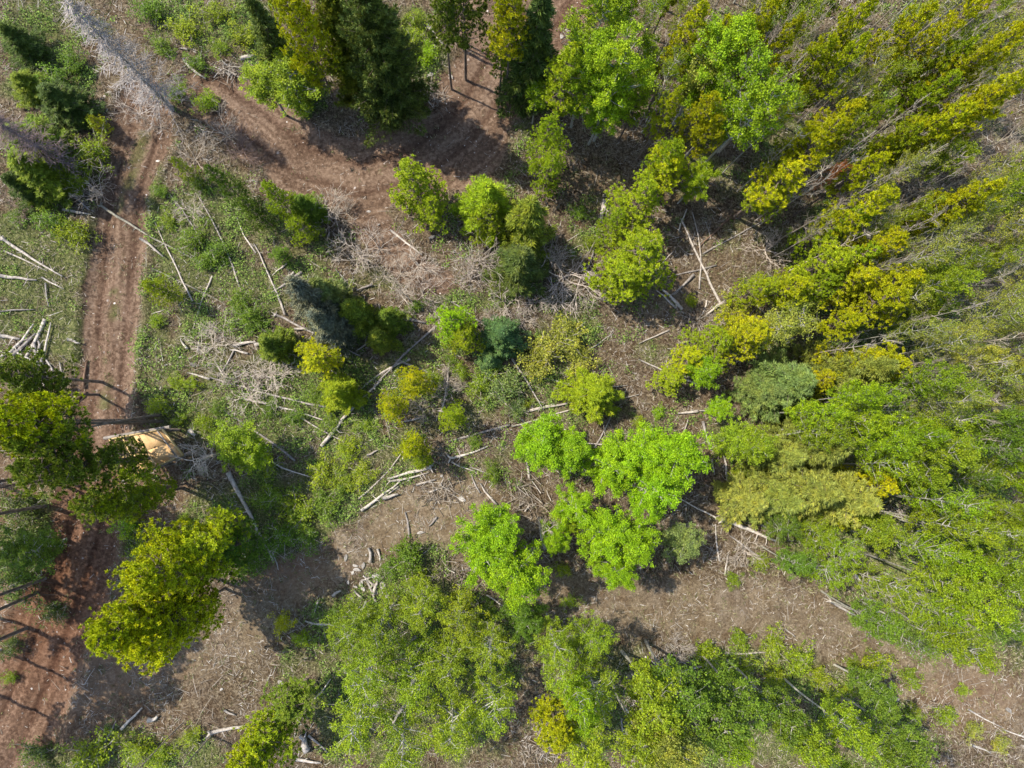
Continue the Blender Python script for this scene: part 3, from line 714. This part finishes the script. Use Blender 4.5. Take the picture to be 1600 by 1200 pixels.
# fillers of the dense stand on the right, by the pixel of their foot
r = random.Random(5)
def inpoly(x, y, P):
    c = False; j = len(P) - 1
    for i in range(len(P)):
        if (P[i][1] > y) != (P[j][1] > y) and x < (P[j][0] - P[i][0]) * (y - P[i][1]) / (P[j][1] - P[i][1]) + P[i][0]: c = not c
        j = i
    return c
def fill(poly, n, mind, mixk, hr, rw, tries=4000):
    got = 0
    for _ in range(tries):
        if got >= n: break
        px = r.uniform(min(p[0] for p in poly), max(p[0] for p in poly)); py = r.uniform(min(p[1] for p in poly), max(p[1] for p in poly))
        if not inpoly(px, py, poly): continue
        x, y = unp(px, py)
        if any((x - a_) ** 2 + (y - b_) ** 2 < mind ** 2 for a_, b_, _, _ in placed): continue
        k, c = r.choice(mixk); h = r.uniform(*hr); plant(k, c, x, y, h, BASE[k][1] * r.uniform(*rw) * (1.25 if k == 'pine' else 1)); got += 1
fill([(1040, 40), (1500, 40), (1500, 400), (1200, 430), (1130, 300), (1060, 200)], 46, 1.5, [('thin', 'L'), ('thin', 'L'), ('snag', 'W'), ('snag', 'W'), ('pine', 'G'), ('thin', 'M'), ('aspen', 'M'), ('snag', 'E')], (9, 12), (.36, .55))
fill([(1250, 400), (1480, 300), (1480, 640), (1330, 640), (1240, 520)], 42, 1.2, [('thin', 'L'), ('thin', 'L'), ('thin', 'M'), ('aspen', 'L'), ('aspen', 'M'), ('snag', 'W'), ('snag', 'W')], (9, 12), (.36, .55))
fill([(1180, 630), (1480, 610), (1480, 860), (1400, 850), (1330, 700), (1190, 690)], 44, 1.15, [('thin', 'H'), ('aspen', 'H'), ('aspen', 'M'), ('aspen', 'H'), ('open', 'N'), ('thin', 'M')], (8, 12), (.4, .6))
fill([(1250, 700), (1330, 860), (1480, 900), (1480, 780), (1300, 650)], 12, 1.15, [('aspen', 'H'), ('thin', 'H'), ('aspen', 'M')], (9, 12), (.5, .65))
fill([(1080, 150), (1300, 120), (1480, 350), (1480, 880), (1380, 850), (1250, 620), (1200, 420)], 34, .9, [('snag', 'W'), ('snag', 'W'), ('snag', 'E')], (9, 12.5), (.3, .42))
fill([(930, 60), (1010, 40), (1110, 120), (1130, 260), (1050, 290), (960, 230)], 13, 1.5, [('thin', 'M'), ('pine', 'G'), ('pine', 'Y'), ('aspen', 'H'), ('thin', 'L')], (7, 10), (.4, .55))
fill([(960, -20), (1060, -20), (1500, -20), (1500, 60), (1040, 60)], 12, 1.5, [('pine', 'G'), ('thin', 'L'), ('pine', 'Y'), ('thin', 'M')], (9, 12), (.45, .6))

# ------------------------------------------------------------------ bushes
bushes = '''85 130 30 N|110 95 24 N|50 95 20 D|150 240 30 M|80 345 26 N|118 362 28 M|30 340 14 N|276 145 20 N|305 98 20 N|322 160 22 M|290 40 26 M|335 18 24 M|380 55 26 M|232 20 26 N|345 70 18 M|250 70 20 N|640 70 28 M|665 88 24 A|692 50 14 M|620 55 22 M|650 30 20 M
250 632 20 M|275 600 14 M|340 640 13 N|285 655 14 M|325 660 18 M|205 822 20 A|230 862 26 M|290 815 14 M|250 300 14 N|265 345 16 M|300 375 26 N|340 395 24 N|320 410 18 N|370 470 20 N|390 495 26 N|300 600 14 M|245 500 14 M|400 500 18 N
1018 685 25 A|1030 645 12 A|820 712 17 N|842 662 11 M|825 632 8 M|770 742 18 N|790 605 34 S|812 640 20 S|855 545 36 L|885 525 34 L|835 570 28 L|905 560 24 L|750 600 22 M|720 580 16 M|640 870 32 N|612 890 22 N|655 900 22 M|560 975 28 N|530 965 22 N
438 972 18 Y|480 1080 15 G|470 1000 16 G|1110 1022 26 M|1160 1000 20 M|1210 1012 24 M|1250 1035 26 M|1285 1060 22 M|1222 1062 26 M|1165 1052 24 M|1112 1062 20 M|1300 1090 20 M|1335 1042 14 M|1380 1038 20 M|1425 1062 20 M|1480 1122 20 M|1505 1082 12 G
140 1185 36 M|220 1170 26 M|250 1178 20 M|60 1180 28 D|300 1150 18 M|30 905 36 D|55 845 34 D|40 795 34 D|85 955 22 D|20 1010 20 D|12 1062 12 M|190 790 16 M|410 720 28 M|420 780 34 N|460 800 36 M|500 790 34 N|440 840 34 N|500 740 30 M|540 700 28 M|560 740 26 M|420 640 22 N|460 650 22 N|490 620 22 N|530 760 28 M|480 840 28 N|400 850 24 N|390 880 24 N|520 660 22 N
570 665 18 M|680 590 16 M|1000 660 12 M|1160 740 22 M|1125 700 18 M|905 1000 14 M|830 970 16 M|760 960 18 N|890 940 14 G|880 890 14 G|1190 880 18 M|1150 905 14 M|905 330 18 N|925 380 16 M|1080 470 12 G|1330 1080 18 M|1480 600 18 M|960 640 10 G|740 690 14 N|705 560 12 N|650 480 14 N|600 510 20 N|180 720 14 M|1145 488 26 L|1170 505 24 L|1520 1140 16 L|1560 1160 16 L|1430 1120 16 M'''
for s_ in bushes.replace('\n', '|').split('|'):
    px, py, rp, c = s_.split(); px, py, rp = float(px), float(py), float(rp); rad = rp * MPX * 1.08; h = max(.7, min(2.2, rad * 1.35)); x, y = unp(px, py, h * .4); lo = 400 < px < 620 and 600 < py < 900; plant('bush', c, x, y, h * (.6 if lo else 1), rad * (.85 if lo else 1))
for px, py, rp, c, h in ((505, 335, 42, 'W', 1.9), (562, 400, 42, 'W', 1.7), (625, 425, 30, 'E', 1.5), (652, 415, 34, 'W', 1.2), (750, 405, 42, 'W', 2.0), (884, 428, 52, 'V', 2.1), (790, 472, 34, 'W', 1.6), (145, 296, 32, 'V', 1.8), (205, 165, 28, 'W', 1.5), (420, 590, 36, 'W', 1.2), (350, 585, 26, 'W', .9), (345, 520, 28, 'W', .9), (700, 590, 24, 'E', 1),
    (480, 345, 30, 'V', 1.4), (590, 385, 34, 'V', 1.6), (735, 435, 30, 'V', 1.5), (860, 400, 32, 'W', 1.6), (905, 450, 34, 'V', 1.6), (835, 470, 30, 'V', 1.2), (770, 500, 26, 'V', 1.1), (660, 460, 28, 'V', 1.0), (430, 560, 34, 'V', 1.0), (390, 620, 30, 'W', .8), (700, 610, 26, 'V', .9), (660, 640, 26, 'V', .9), (300, 330, 26, 'V', .8), (330, 540, 30, 'W', .8),
    (375, 230, 34, 'P', 1.4), (350, 205, 34, 'E', 1.3), (300, 245, 30, 'E', 1.2), (240, 190, 26, 'E', 1.1), (1205, 385, 34, 'V', 1.3), (1130, 500, 24, 'W', .8), (1170, 865, 30, 'W', 1), (860, 1130, 26, 'W', .9), (1300, 880, 22, 'W', .9), (1060, 1010, 26, 'W', .8), (540, 330, 24, 'E', 1.2), (600, 430, 22, 'W', 1),
    (1330, 870, 22, 'E', 1), (1290, 1060, 18, 'W', .7), (985, 1065, 20, 'E', .9), (40, 320, 24, 'P', 1.1), (60, 230, 30, 'P', 1.4), (880, 470, 26, 'E', 1), (820, 500, 24, 'W', 1.1)):
    x, y = unp(px, py, h * .5); plant('bare', c, x, y, h, rp * MPX * 1.2, None, 'greyest leafless bush, between the narrow spruce and the large centre pine' if px == 884 else None)
for bx, by_, h in ((640, 470, 4), (285, 1130, 9), (332, 1147, 8), (690, 505, 3), (845, 810, 5), (1395, 205, 8), (1210, 400, 8), (1150, 300, 9), (1180, 345, 9), (1330, 440, 7), (1120, 240, 9), (1090, 200, 9), (1300, 380, 10), (1345, 330, 10), (1380, 420, 9), (1260, 350, 9), (1290, 300, 10), (1400, 560, 9), (1250, 220, 10), (1330, 250, 10), (1180, 180, 10), (1240, 150, 10), (1345, 650, 9), (1400, 690, 9), (1300, 690, 7), (1355, 905, 9), (1290, 890, 7)):
    x, y = unp(bx, by_); plant('snag', 'W' if bx > 1000 else 'E', x, y, h, .62 if h > 5 else 1.0)

for i, (bx, by_) in enumerate([(998, 1043), (1065, 1060), (1173, 1080), (1210, 1100), (1293, 1117), (1303, 1115), (1335, 1118), (875, 1000), (1300, 940), (1350, 942), (1352, 934), (1450, 860), (1460, 876), (1470, 937), (1490, 940), (1200, 672), (1330, 658), (1395, 660), (1370, 620), (1420, 720), (1360, 760), (1440, 800)]):
    x, y = unp(bx, by_); plant(('thin', 'aspen')[i % 2], ('M', 'H', 'N')[i % 3], x, y, 9 + (i * 7 % 5) * .6, .95)

# ------------------------------------------------------------------ logs on the ground
logs = '''2 372 95 431 5 w|0 390 70 422 3 w|-5 430 55 436 6 w|62 432 96 450 3 w|68 441 72 478 3 g|-3 487 48 482 3 g|98 326 142 336 5 w|68 268 142 330 5 g|155 320 332 418 4 e|235 418 357 478 3 e|220 372 256 402 5 w|305 300 375 450 3 w|370 338 400 395 3 w|397 380 447 492 4 w|425 457 473 426 5 g|449 436 461 426 6 w
523 420 552 455 3 g|558 455 582 445 4 g|502 697 596 592 6 w|590 598 640 545 4 g|636 550 682 510 4 g|330 590 512 636 4 g|410 715 525 752 3 w|357 738 428 875 7 w|327 798 372 852 2 d|378 862 396 886 3 w|605 748 672 731 6 w|610 752 670 738 4 w|565 798 625 753 5 w|575 790 622 760 3 w|598 778 622 771 7 w|650 758 680 750 4 w|668 770 686 764 4 w
704 716 762 697 5 w|700 690 797 664 4 g|795 650 942 622 4 w|800 667 1000 616 3 w|800 648 868 632 3 w|705 722 745 737 3 w|750 755 776 788 4 w|733 730 775 748 3 g|735 735 750 770 3 g|1058 702 1076 656 4 w|1060 645 1091 643 5 w|1098 658 1110 702 5 g|1110 699 1142 695 5 w|1112 718 1118 742 4 g|1131 712 1140 765 5 w|1100 750 1178 770 4 d|1062 778 1134 815 3 w
1130 812 1212 845 8 w|1120 820 1127 878 3 w|1142 838 1182 868 4 g|1140 868 1135 900 3 w|842 808 852 860 5 w|824 715 828 748 5 w|1065 340 1132 484 5 w|1083 330 1095 450 3 w|1062 360 1075 325 3 w|1022 435 1122 412 3 g|1050 460 1086 428 5 g|1093 387 1142 340 4 d|1100 395 1200 340 3 g|1035 450 1067 483 6 w|1026 452 1058 480 4 w|1105 491 1135 470 6 w|1100 490 1108 468 3 w
1063 536 1090 530 5 w|1022 432 1055 390 2 g|1000 536 1048 515 3 w|940 346 947 310 10 w|946 346 953 308 3 w|918 425 935 370 4 g|668 40 692 70 6 w|375 92 396 83 8 w|285 92 318 120 6 w|278 73 291 75 4 w|330 72 346 82 3 w|580 243 593 239 3 d|160 1170 180 1127 4 g|190 1140 220 1108 5 w|232 1127 246 1120 8 w|330 1142 402 1132 6 w|350 1110 367 1118 4 w|475 972 515 976 5 w|490 962 497 938 4 g
521 930 533 921 6 w|577 855 578 878 6 w|590 857 595 876 4 w|573 905 592 976 4 g|590 903 583 928 6 w|570 900 583 916 4 w|632 856 646 905 3 w|631 888 645 936 3 w|643 915 656 950 5 w|650 893 665 906 5 w|554 922 566 934 4 w|633 800 640 840 4 g|670 822 683 808 4 g|655 870 680 852 2 g|577 920 585 912 4 w|1015 1028 1047 1067 3 w|1040 1035 1062 1052 4 w|1062 1052 1108 1040 4 w
1135 1023 1202 1021 4 w|970 1097 1006 1154 3 w|970 1120 978 1170 3 w|612 1135 638 1093 6 g|604 1120 618 1136 5 w|755 1012 788 985 4 g|490 1095 517 1062 3 w|468 1150 483 1172 12 g|480 1152 512 1180 4 g|462 1187 500 1193 5 w|1300 940 1361 973 5 w|1350 942 1411 980 5 w|1352 934 1436 976 4 w|1335 898 1347 918 7 w|1353 950 1359 962 8 w|1272 830 1314 846 5 w|1365 833 1406 836 4 w
1450 862 1545 888 5 w|1465 878 1530 905 4 w|1470 935 1545 968 6 w|1488 942 1540 965 4 w|1515 1110 1565 1136 3 w|1568 1140 1604 1153 3 w|1520 1165 1550 1177 4 w|1200 671 1345 653 6 w|1395 658 1470 666 4 w|1455 700 1520 714 5 w|1430 830 1490 822 3 w|1495 732 1560 745 4 w|13 554 48 505 5 w|18 556 52 520 6 g|30 572 66 498 6 w|-2 556 20 547 6 w|16 545 56 567 4 w|50 533 57 572 7 g|57 532 59 552 5 g|75 503 65 560 4 w
65 555 83 590 4 g|62 560 68 585 7 g|90 565 99 602 4 w|130 562 125 606 5 d|112 605 78 648 4 d|128 612 108 631 5 d|52 612 42 640 5 g|67 618 61 642 8 g|35 618 30 636 5 w|66 617 75 630 4 w|-2 524 28 529 7 w|46 632 66 626 4 w|104 530 122 536 5 w|340 570 352 592 3 w|282 532 295 545 4 w|312 532 310 550 4 g|295 583 330 592 4 w|342 590 368 545 3 g|365 540 400 533 6 w|360 547 388 552 4 w|235 490 256 483 2 w
425 530 400 540 6 w|460 515 480 512 5 w|450 412 425 430 3 w|620 452 640 478 2 w|622 498 665 505 6 g|592 475 594 488 3 w|795 945 845 938 3 w|870 1000 884 1046 5 w|755 1145 762 1100 3 w|625 660 660 652 4 g|573 712 590 703 4 w|628 718 640 700 3 w|300 672 309 680 8 w|425 860 436 890 3 g|340 100 356 112 5 w|760 930 790 950 3 w|820 800 828 790 4 w|1140 1000 1175 992 3 w|1230 985 1246 998 3 w|380 622 522 662 4 w|432 492 562 556 4 g|455 642 560 700 3 w|556 548 642 498 4 g|702 560 690 642 4 w|740 598 822 662 3 w|620 562 702 600 4 g|850 590 982 602 3 w|1000 560 1092 600 4 g|880 688 990 700 3 w|240 345 300 470 3 w|262 300 330 420 3 g|330 430 300 520 3 w|560 610 640 560 4 w|700 470 790 540 3 g|610 360 660 400 4 w|900 560 960 520 3 w|1180 470 1240 530 4 w|830 380 870 460 3 g|470 560 540 590 4 g|350 640 460 720 4 g|640 690 560 780 3 w|930 700 960 640 3 g|800 560 850 640 4 g'''
LC = {'w': ((1.15, 1.12, 1.05), 'bleached'), 'g': ((.78, .76, .74), 'grey'), 'd': ((.38, .27, .2), 'dark brown'), 'e': ((.55, .56, .48), 'greenish grey')}
nl = 0
for s_ in logs.replace('\n', '|').split('|'):
    x1, y1, x2, y2, wp, ty = s_.split(); x1, y1, x2, y2, wp = map(float, (x1, y1, x2, y2, wp)); nl += 1
    a_ = unp(x1, y1, .15); b_ = unp(x2, y2, .15); rd = max(.034, wp * MPX * .5); L = math.dist(a_, b_); lr = np.random.default_rng(900 + nl)
    n = max(4, int(L / .7) + 2); mx, my = (a_[0] + b_[0]) / 2, (a_[1] + b_[1]) / 2; an = math.atan2(b_[1] - a_[1], b_[0] - a_[0]); ts = np.linspace(0, 1, n)
    xs = a_[0] + (b_[0] - a_[0]) * ts; ys = a_[1] + (b_[1] - a_[1]) * ts; gh = height(xs, ys); lift = R_.uniform(.0, .12)
    z0 = np.polyval(np.polyfit(ts, gh, 1), ts); z0 = z0 + max(0, float((gh - z0).max()) - .1) + rd * .8 + lift
    bend = L * lr.normal(0, .025); off = bend * np.sin(ts * math.pi) + lr.normal(0, rd * .25, n)
    if lr.random() < .5 : taper = (1 - .55 * ts)
    else: taper = (.5 + .5 * ts)
    zm = float(z0.mean()); t = TB()
    pts = [Vector((L * (u - .5), o_, z - zm)) for u, o_, z in zip(ts, off, z0)]
    t.tube(pts, [rd * k_ * lr.uniform(.92, 1.08) for k_ in taper], 7)
    for k_ in range(int(L * 1.1)):                       # broken branch stubs and side twigs
        i = lr.integers(1, n - 1) if n > 2 else 0; d = Vector((lr.normal(0, .6), lr.choice([-1, 1]) * 1.0, abs(lr.normal(0, .6)))).normalized(); Ls = lr.uniform(.12, .55) * (1.0 if wp < 6 else 1.4)
        t.tube([pts[i], pts[i] + d * Ls * .6, pts[i] + d * Ls + Vector((.1 * lr.normal(), 0, .02))], [rd * .3, rd * .2, rd * .08], 4)
    if L > 2.2 and wp >= 4 and lr.random() < .4:         # root plate or fork at the thick end
        e, sg = (pts[0], -1) if taper[0] > taper[-1] else (pts[-1], 1)
        for k_ in range(7):
            d = Vector((sg * lr.uniform(.1, .9), lr.normal(0, .8), lr.normal(0, .5))).normalized() * lr.uniform(.18, .42); t.tube([e, e + d * .6, e + d], [rd * .75, rd * .4, rd * .12], 5)
    me = t.mesh('log_wood', M['grey']); o = bpy.data.objects.new('fallen_log', me); C.objects.link(o); o.location = (mx, my, zm); o.rotation_euler = (0, 0, an); o.color = (*LC[ty][0], 1)
    size = 'long' if L > 3.2 else 'short' if L < 1.3 else ''; th = 'thick ' if wp >= 7 else 'thin ' if wp <= 3 else ''
    note(o, 'log', ((size + ' ') if size else '') + th + LC[ty][1] + ' log', (x1 + x2) / 2, (y1 + y2) / 2, 'fallen logs')

# ------------------------------------------------------------------ rocks
def rock_mesh(seed, flat=.6):
    r = np.random.default_rng(seed); import bmesh
    bm = bmesh.new(); bmesh.ops.create_icosphere(bm, subdivisions=2, radius=1)
    pl = [(unit(r.normal(size=3) * np.array([1, 1, .35])), r.uniform(.42, .8)) for _ in range(8)] + [(np.array([.1, .05, .99]), .5)]
    for v_ in bm.verts:
        p = np.array(v_.co)
        for n_, d_ in pl:
            e = p @ n_ - d_
            if e > 0: p = p - n_ * e
        p = p * np.array([1, .75, flat]) + r.normal(0, .02, 3); v_.co = p
    me = bpy.data.meshes.new('rock'); bm.to_mesh(me); bm.free(); me.materials.append(M['rock']); return me
RK = [rock_mesh(s, fl) for s, fl in ((1, .6), (2, .5), (3, .3), (4, .28), (5, .7))]
rocks = [(303, 570, 7, .45), (659, 832, 8, .8), (283, 558, 5, 1.1), (541, 869, 7, .75), (605, 931, 8, 1.1), (588, 899, 10, 1.15), (560, 890, 8, 1.15), (565, 913, 7, 1.1), (568, 920, 7, 1.1), (556, 916, 5, 1.1), (568, 883, 6, .9), (572, 867, 4, 1), (556, 883, 5, 1), (552, 895, 4, 1), (608, 898, 9, .95), (598, 915, 9, .95),
 (597, 925, 7, 1), (588, 925, 6, 1), (550, 936, 5, 1.1), (562, 948, 5, 1.1), (603, 887, 6, .95), (545, 908, 5, 1), (879, 50, 7, .9), (577, 330, 5, 1), (592, 352, 4, 1), (675, 372, 6, .9), (705, 118, 8, .9), (672, 117, 8, 1), (245, 249, 4, 1.2), (557, 1121, 12, .8), (570, 1127, 9, .7), (585, 1105, 9, .95), (562, 1118, 8, .9), (720, 780, 7, 1.2), (700, 765, 6, 1.1),
 (437, 1068, 6, 1), (468, 1135, 6, .9), (345, 1078, 4, 1.2), (1398, 1077, 7, 1.1), (1340, 1078, 5, 1.2), (1405, 1095, 9, 1), (1575, 1110, 8, .8), (1392, 848, 6, 1.1), (1427, 847, 4, 1.2), (1110, 60, 4, 1), (470, 845, 6, 1), (478, 848, 5, 1), (540, 1048, 5, 1), (285, 318, 5, 1), (460, 1150, 5, 1), (795, 175, 4, 1.2), (690, 745, 5, 1), (640, 748, 5, 1), (370, 840, 5, .9)]
for i, (px, py, s, br) in enumerate(rocks):
    o = bpy.data.objects.new('rock', RK[i % 5]); C.objects.link(o); x, y = unp(px, py, .1); q = s * MPX * .95; o.location = (x, y, gz(x, y) + q * .16); o.scale = (q * R_.uniform(.8, 1.25), q * R_.uniform(.5, .95), q * .8); o.rotation_euler = (R_.uniform(-.15, .15), R_.uniform(-.15, .15), R_.uniform(0, 6.28))
    br_ = br * .74; o.color = (br_, br_ * .97, br_ * .93, 1); note(o, 'rock', ('dark grey' if br < .6 else 'white' if br > 1.05 else 'light grey') + (' boulder' if s >= 8 else ' stone'), px, py, 'rocks')

# ------------------------------------------------------------------ brush heaps (uncountable sticks)
def heap(px, py, rx, ry, n, L, label, seed, tall=.35):
    r = np.random.default_rng(seed); t = TB(); cx, cy = unp(px, py); z = gz(cx, cy)
    for i in range(n):
        u = r.normal(0, .5, 2); x = cx + u[0] * rx * MPX; y = cy + u[1] * ry * MPX; a_ = r.uniform(0, 3.14); l_ = r.uniform(.4, 1) * L; zz = z + .05 + r.random() * tall * math.exp(-(u @ u)); s_ = r.normal(0, .15)
        d = Vector((math.cos(a_), math.sin(a_), s_)) * l_ / 2; p = Vector((x, y, max(zz, z + abs(s_) * l_ / 2))); rr = r.uniform(.012, .028); t.tube([p - d, p + Vector(r.normal(0, .03, 3)), p + d], [rr, rr * .8, rr * .5], 4)
    me = t.mesh('brushwood', M['stick']); stuff('brushwood', me, label)
heap(360, 108, 30, 18, 160, .9, 'pile of pale sticks above the left end of the curved road', 1)
heap(1048, 1022, 26, 16, 130, .8, 'grey brush pile beside the bare brown strip', 2)
heap(690, 770, 40, 22, 130, 1.0, 'pale sticks heaped on the dry bank', 3)
heap(670, 150, 26, 24, 110, 1.3, 'roots and sticks heaped inside the road bend', 4, .5)
heap(1080, 500, 30, 22, 110, .9, 'dry brushwood near the crossed white logs', 5)
heap(850, 1170, 40, 20, 130, 1.1, 'dry brushwood at the bottom edge', 6)
heap(700, 890, 50, 25, 120, .9, 'pale twigs heaped by the round lime-green aspen', 7)
heap(1460, 1115, 30, 14, 80, .7, 'small grey brushwood near the bottom right corner', 8)
heap(1400, 800, 26, 14, 90, 1.0, 'grey brushwood below the golden saplings', 9)
heap(895, 55, 18, 40, 150, .7, 'rust-brown slash heap on the bare dirt at the top', 10, .6)
heap(60, 590, 45, 30, 130, .9, 'grey sticks among the jumbled logs', 11)
heap(985, 1090, 14, 22, 90, .8, 'grey brushwood under the leaning bottom aspens', 12)
heap(450, 975, 26, 14, 90, .8, 'golden and tan slash lying on the brown strip', 13)
heap(390, 600, 60, 22, 150, 1.1, 'bleached branches heaped in the brushy clearing', 14)
heap(1310, 1090, 30, 16, 100, 1.0, 'dry brushwood below the bare brown strip', 15)
heap(820, 770, 26, 30, 90, 1.2, 'bleached sticks left of the brightest aspens', 16)

# ------------------------------------------------------------------ plywood platform on posts
def box(t, a_, b_, w_, h_):                               # a beam from a to b
    a_, b_ = Vector(a_), Vector(b_); d = (b_ - a_).normalized(); s_ = d.cross(Vector((0, 0, 1)))
    s_ = (s_.normalized() if s_.length > .01 else Vector((1, 0, 0))) * w_ / 2; u = d.cross(s_).normalized() * h_ / 2; n0 = len(t.v)
    for p in (a_, b_):
        for q in (-s_ - u, s_ - u, s_ + u, -s_ + u): t.v.append(tuple(p + q))
    for q in ((0, 3, 2, 1), (4, 5, 6, 7), (0, 1, 5, 4), (1, 2, 6, 5), (2, 3, 7, 6), (3, 0, 4, 7)): t.f.append(tuple(n0 + k for k in q))
pz = 2.4; qz = [unp(px, py, pz) for px, py in ((254, 671), (286, 711), (200, 748), (172, 686))]
A_, B_, C_, D_ = [Vector((q[0], q[1], 0)) for q in qz]; cen = (A_ + B_ + C_ + D_) / 4
pf = bpy.data.objects.new('wooden_platform', None); C.objects.link(pf); pf.location = (cen.x, cen.y, gz(cen.x, cen.y)); zb = pf.location.z; pf['category'] = 'platform'
pf['label'] = 'raised half-finished plywood platform on posts beside the dirt track'
def loc(p, z): return Vector((p.x - cen.x, p.y - cen.y, z - zb))
def part(nm, t, m): o = bpy.data.objects.new(nm, t.mesh(nm, M[m])); C.objects.link(o); o.parent = pf; return o
def bil(u, v_): return (A_ * (1 - u) + D_ * u) * (1 - v_) + (B_ * (1 - u) + C_ * u) * v_      # u along A->D, v along A->B
def sheet(u0, u1, v0, v1, z):
    t = TB(); c = [loc(bil(u, v_), z) for u, v_ in ((u0, v0), (u1, v0), (u1, v1), (u0, v1))]
    for dz in (0, .02): t.v += [tuple(p + Vector((0, 0, dz))) for p in c]
    t.f += [(0, 1, 2, 3), (7, 6, 5, 4), (0, 4, 5, 1), (1, 5, 6, 2), (2, 6, 7, 3), (3, 7, 4, 0)]; part('deck_sheet', t, 'ply')
for u0, u1, v0, v1, z in ((.02, .46, .02, .49, pz), (.02, .46, .505, .985, pz), (.475, .95, .50, .985, pz), (.475, .56, .02, .485, pz)): sheet(u0, u1, v0, v1, z)
for p, q in ((A_, B_), (B_, C_), (D_, C_), (A_, D_)):
    t = TB(); box(t, loc(p, pz + .01), loc(q, pz + .01), .06, .22); part('rim_joist', t, 'lumber')
for u in (.15, .3, .46, .62, .78, .92):
    t = TB(); box(t, loc(bil(u, .015), pz - .08), loc(bil(u, .985), pz - .08), .045, .14); part('joist', t, 'lumber')
for p in (A_, B_, C_, D_, (A_ + D_) / 2, (B_ + C_) / 2):
    t = TB(); q = cen.lerp(p, .96); q = Vector((q.x, q.y, 0)); t.tube([loc(q, gz(q.x, q.y) - .2), loc(q, pz - .15)], [.1, .09], 8); part('post', t, 'bark')
for v0 in (-.05, 1.0):
    t = TB(); t.tube([loc(bil(-.12, v0), pz - .24), loc(bil(.5, v0), pz - .2), loc(bil(1.15, v0), pz - .26)], [.1, .095, .09], 8); part('support_pole', t, 'grey').color = (.5, .48, .46, 1)
t = TB(); box(t, loc(bil(.10, .01), pz + .05), loc(bil(.10, .98), pz + .05), .07, .045); part('batten', t, 'grey').color = (.7, .68, .64, 1)
# pole-thin pines whose bare trunks rise round the platform
for bx, by_, h, tl in ((256, 648, 13, (.10, 0)), (228, 656, 13, None), (224, 661, 14, None), (262, 712, 11, None), (80, 744, 14, None), (76, 750, 13, None), (72, 790, 14, None), (66, 850, 14, None), (72, 903, 14, None), (60, 925, 13, None), (42, 981, 14, None)):
    x, y = unp(bx, by_); plant('hp', 'Y' if bx in (228, 224) else 'K', x, y, h, 1.5 if bx > 200 else 1.8, tilt=tl)
for bx, by_, h in ((-45, 800, 15), (-40, 870, 15), (-55, 940, 15), (-35, 1000, 15), (-60, 1060, 14), (-30, 745, 15)):
    x, y = unp(bx, by_); plant('hp', 'K', x, y, h, 2.1)
for bx, by_, h in ((724, 78, 11), (717, 72, 11), (712, 66, 10), (705, 55, 10)):
    x, y = unp(bx, by_); plant('hp', 'K', x, y, h, 1.1)

finish_labels()
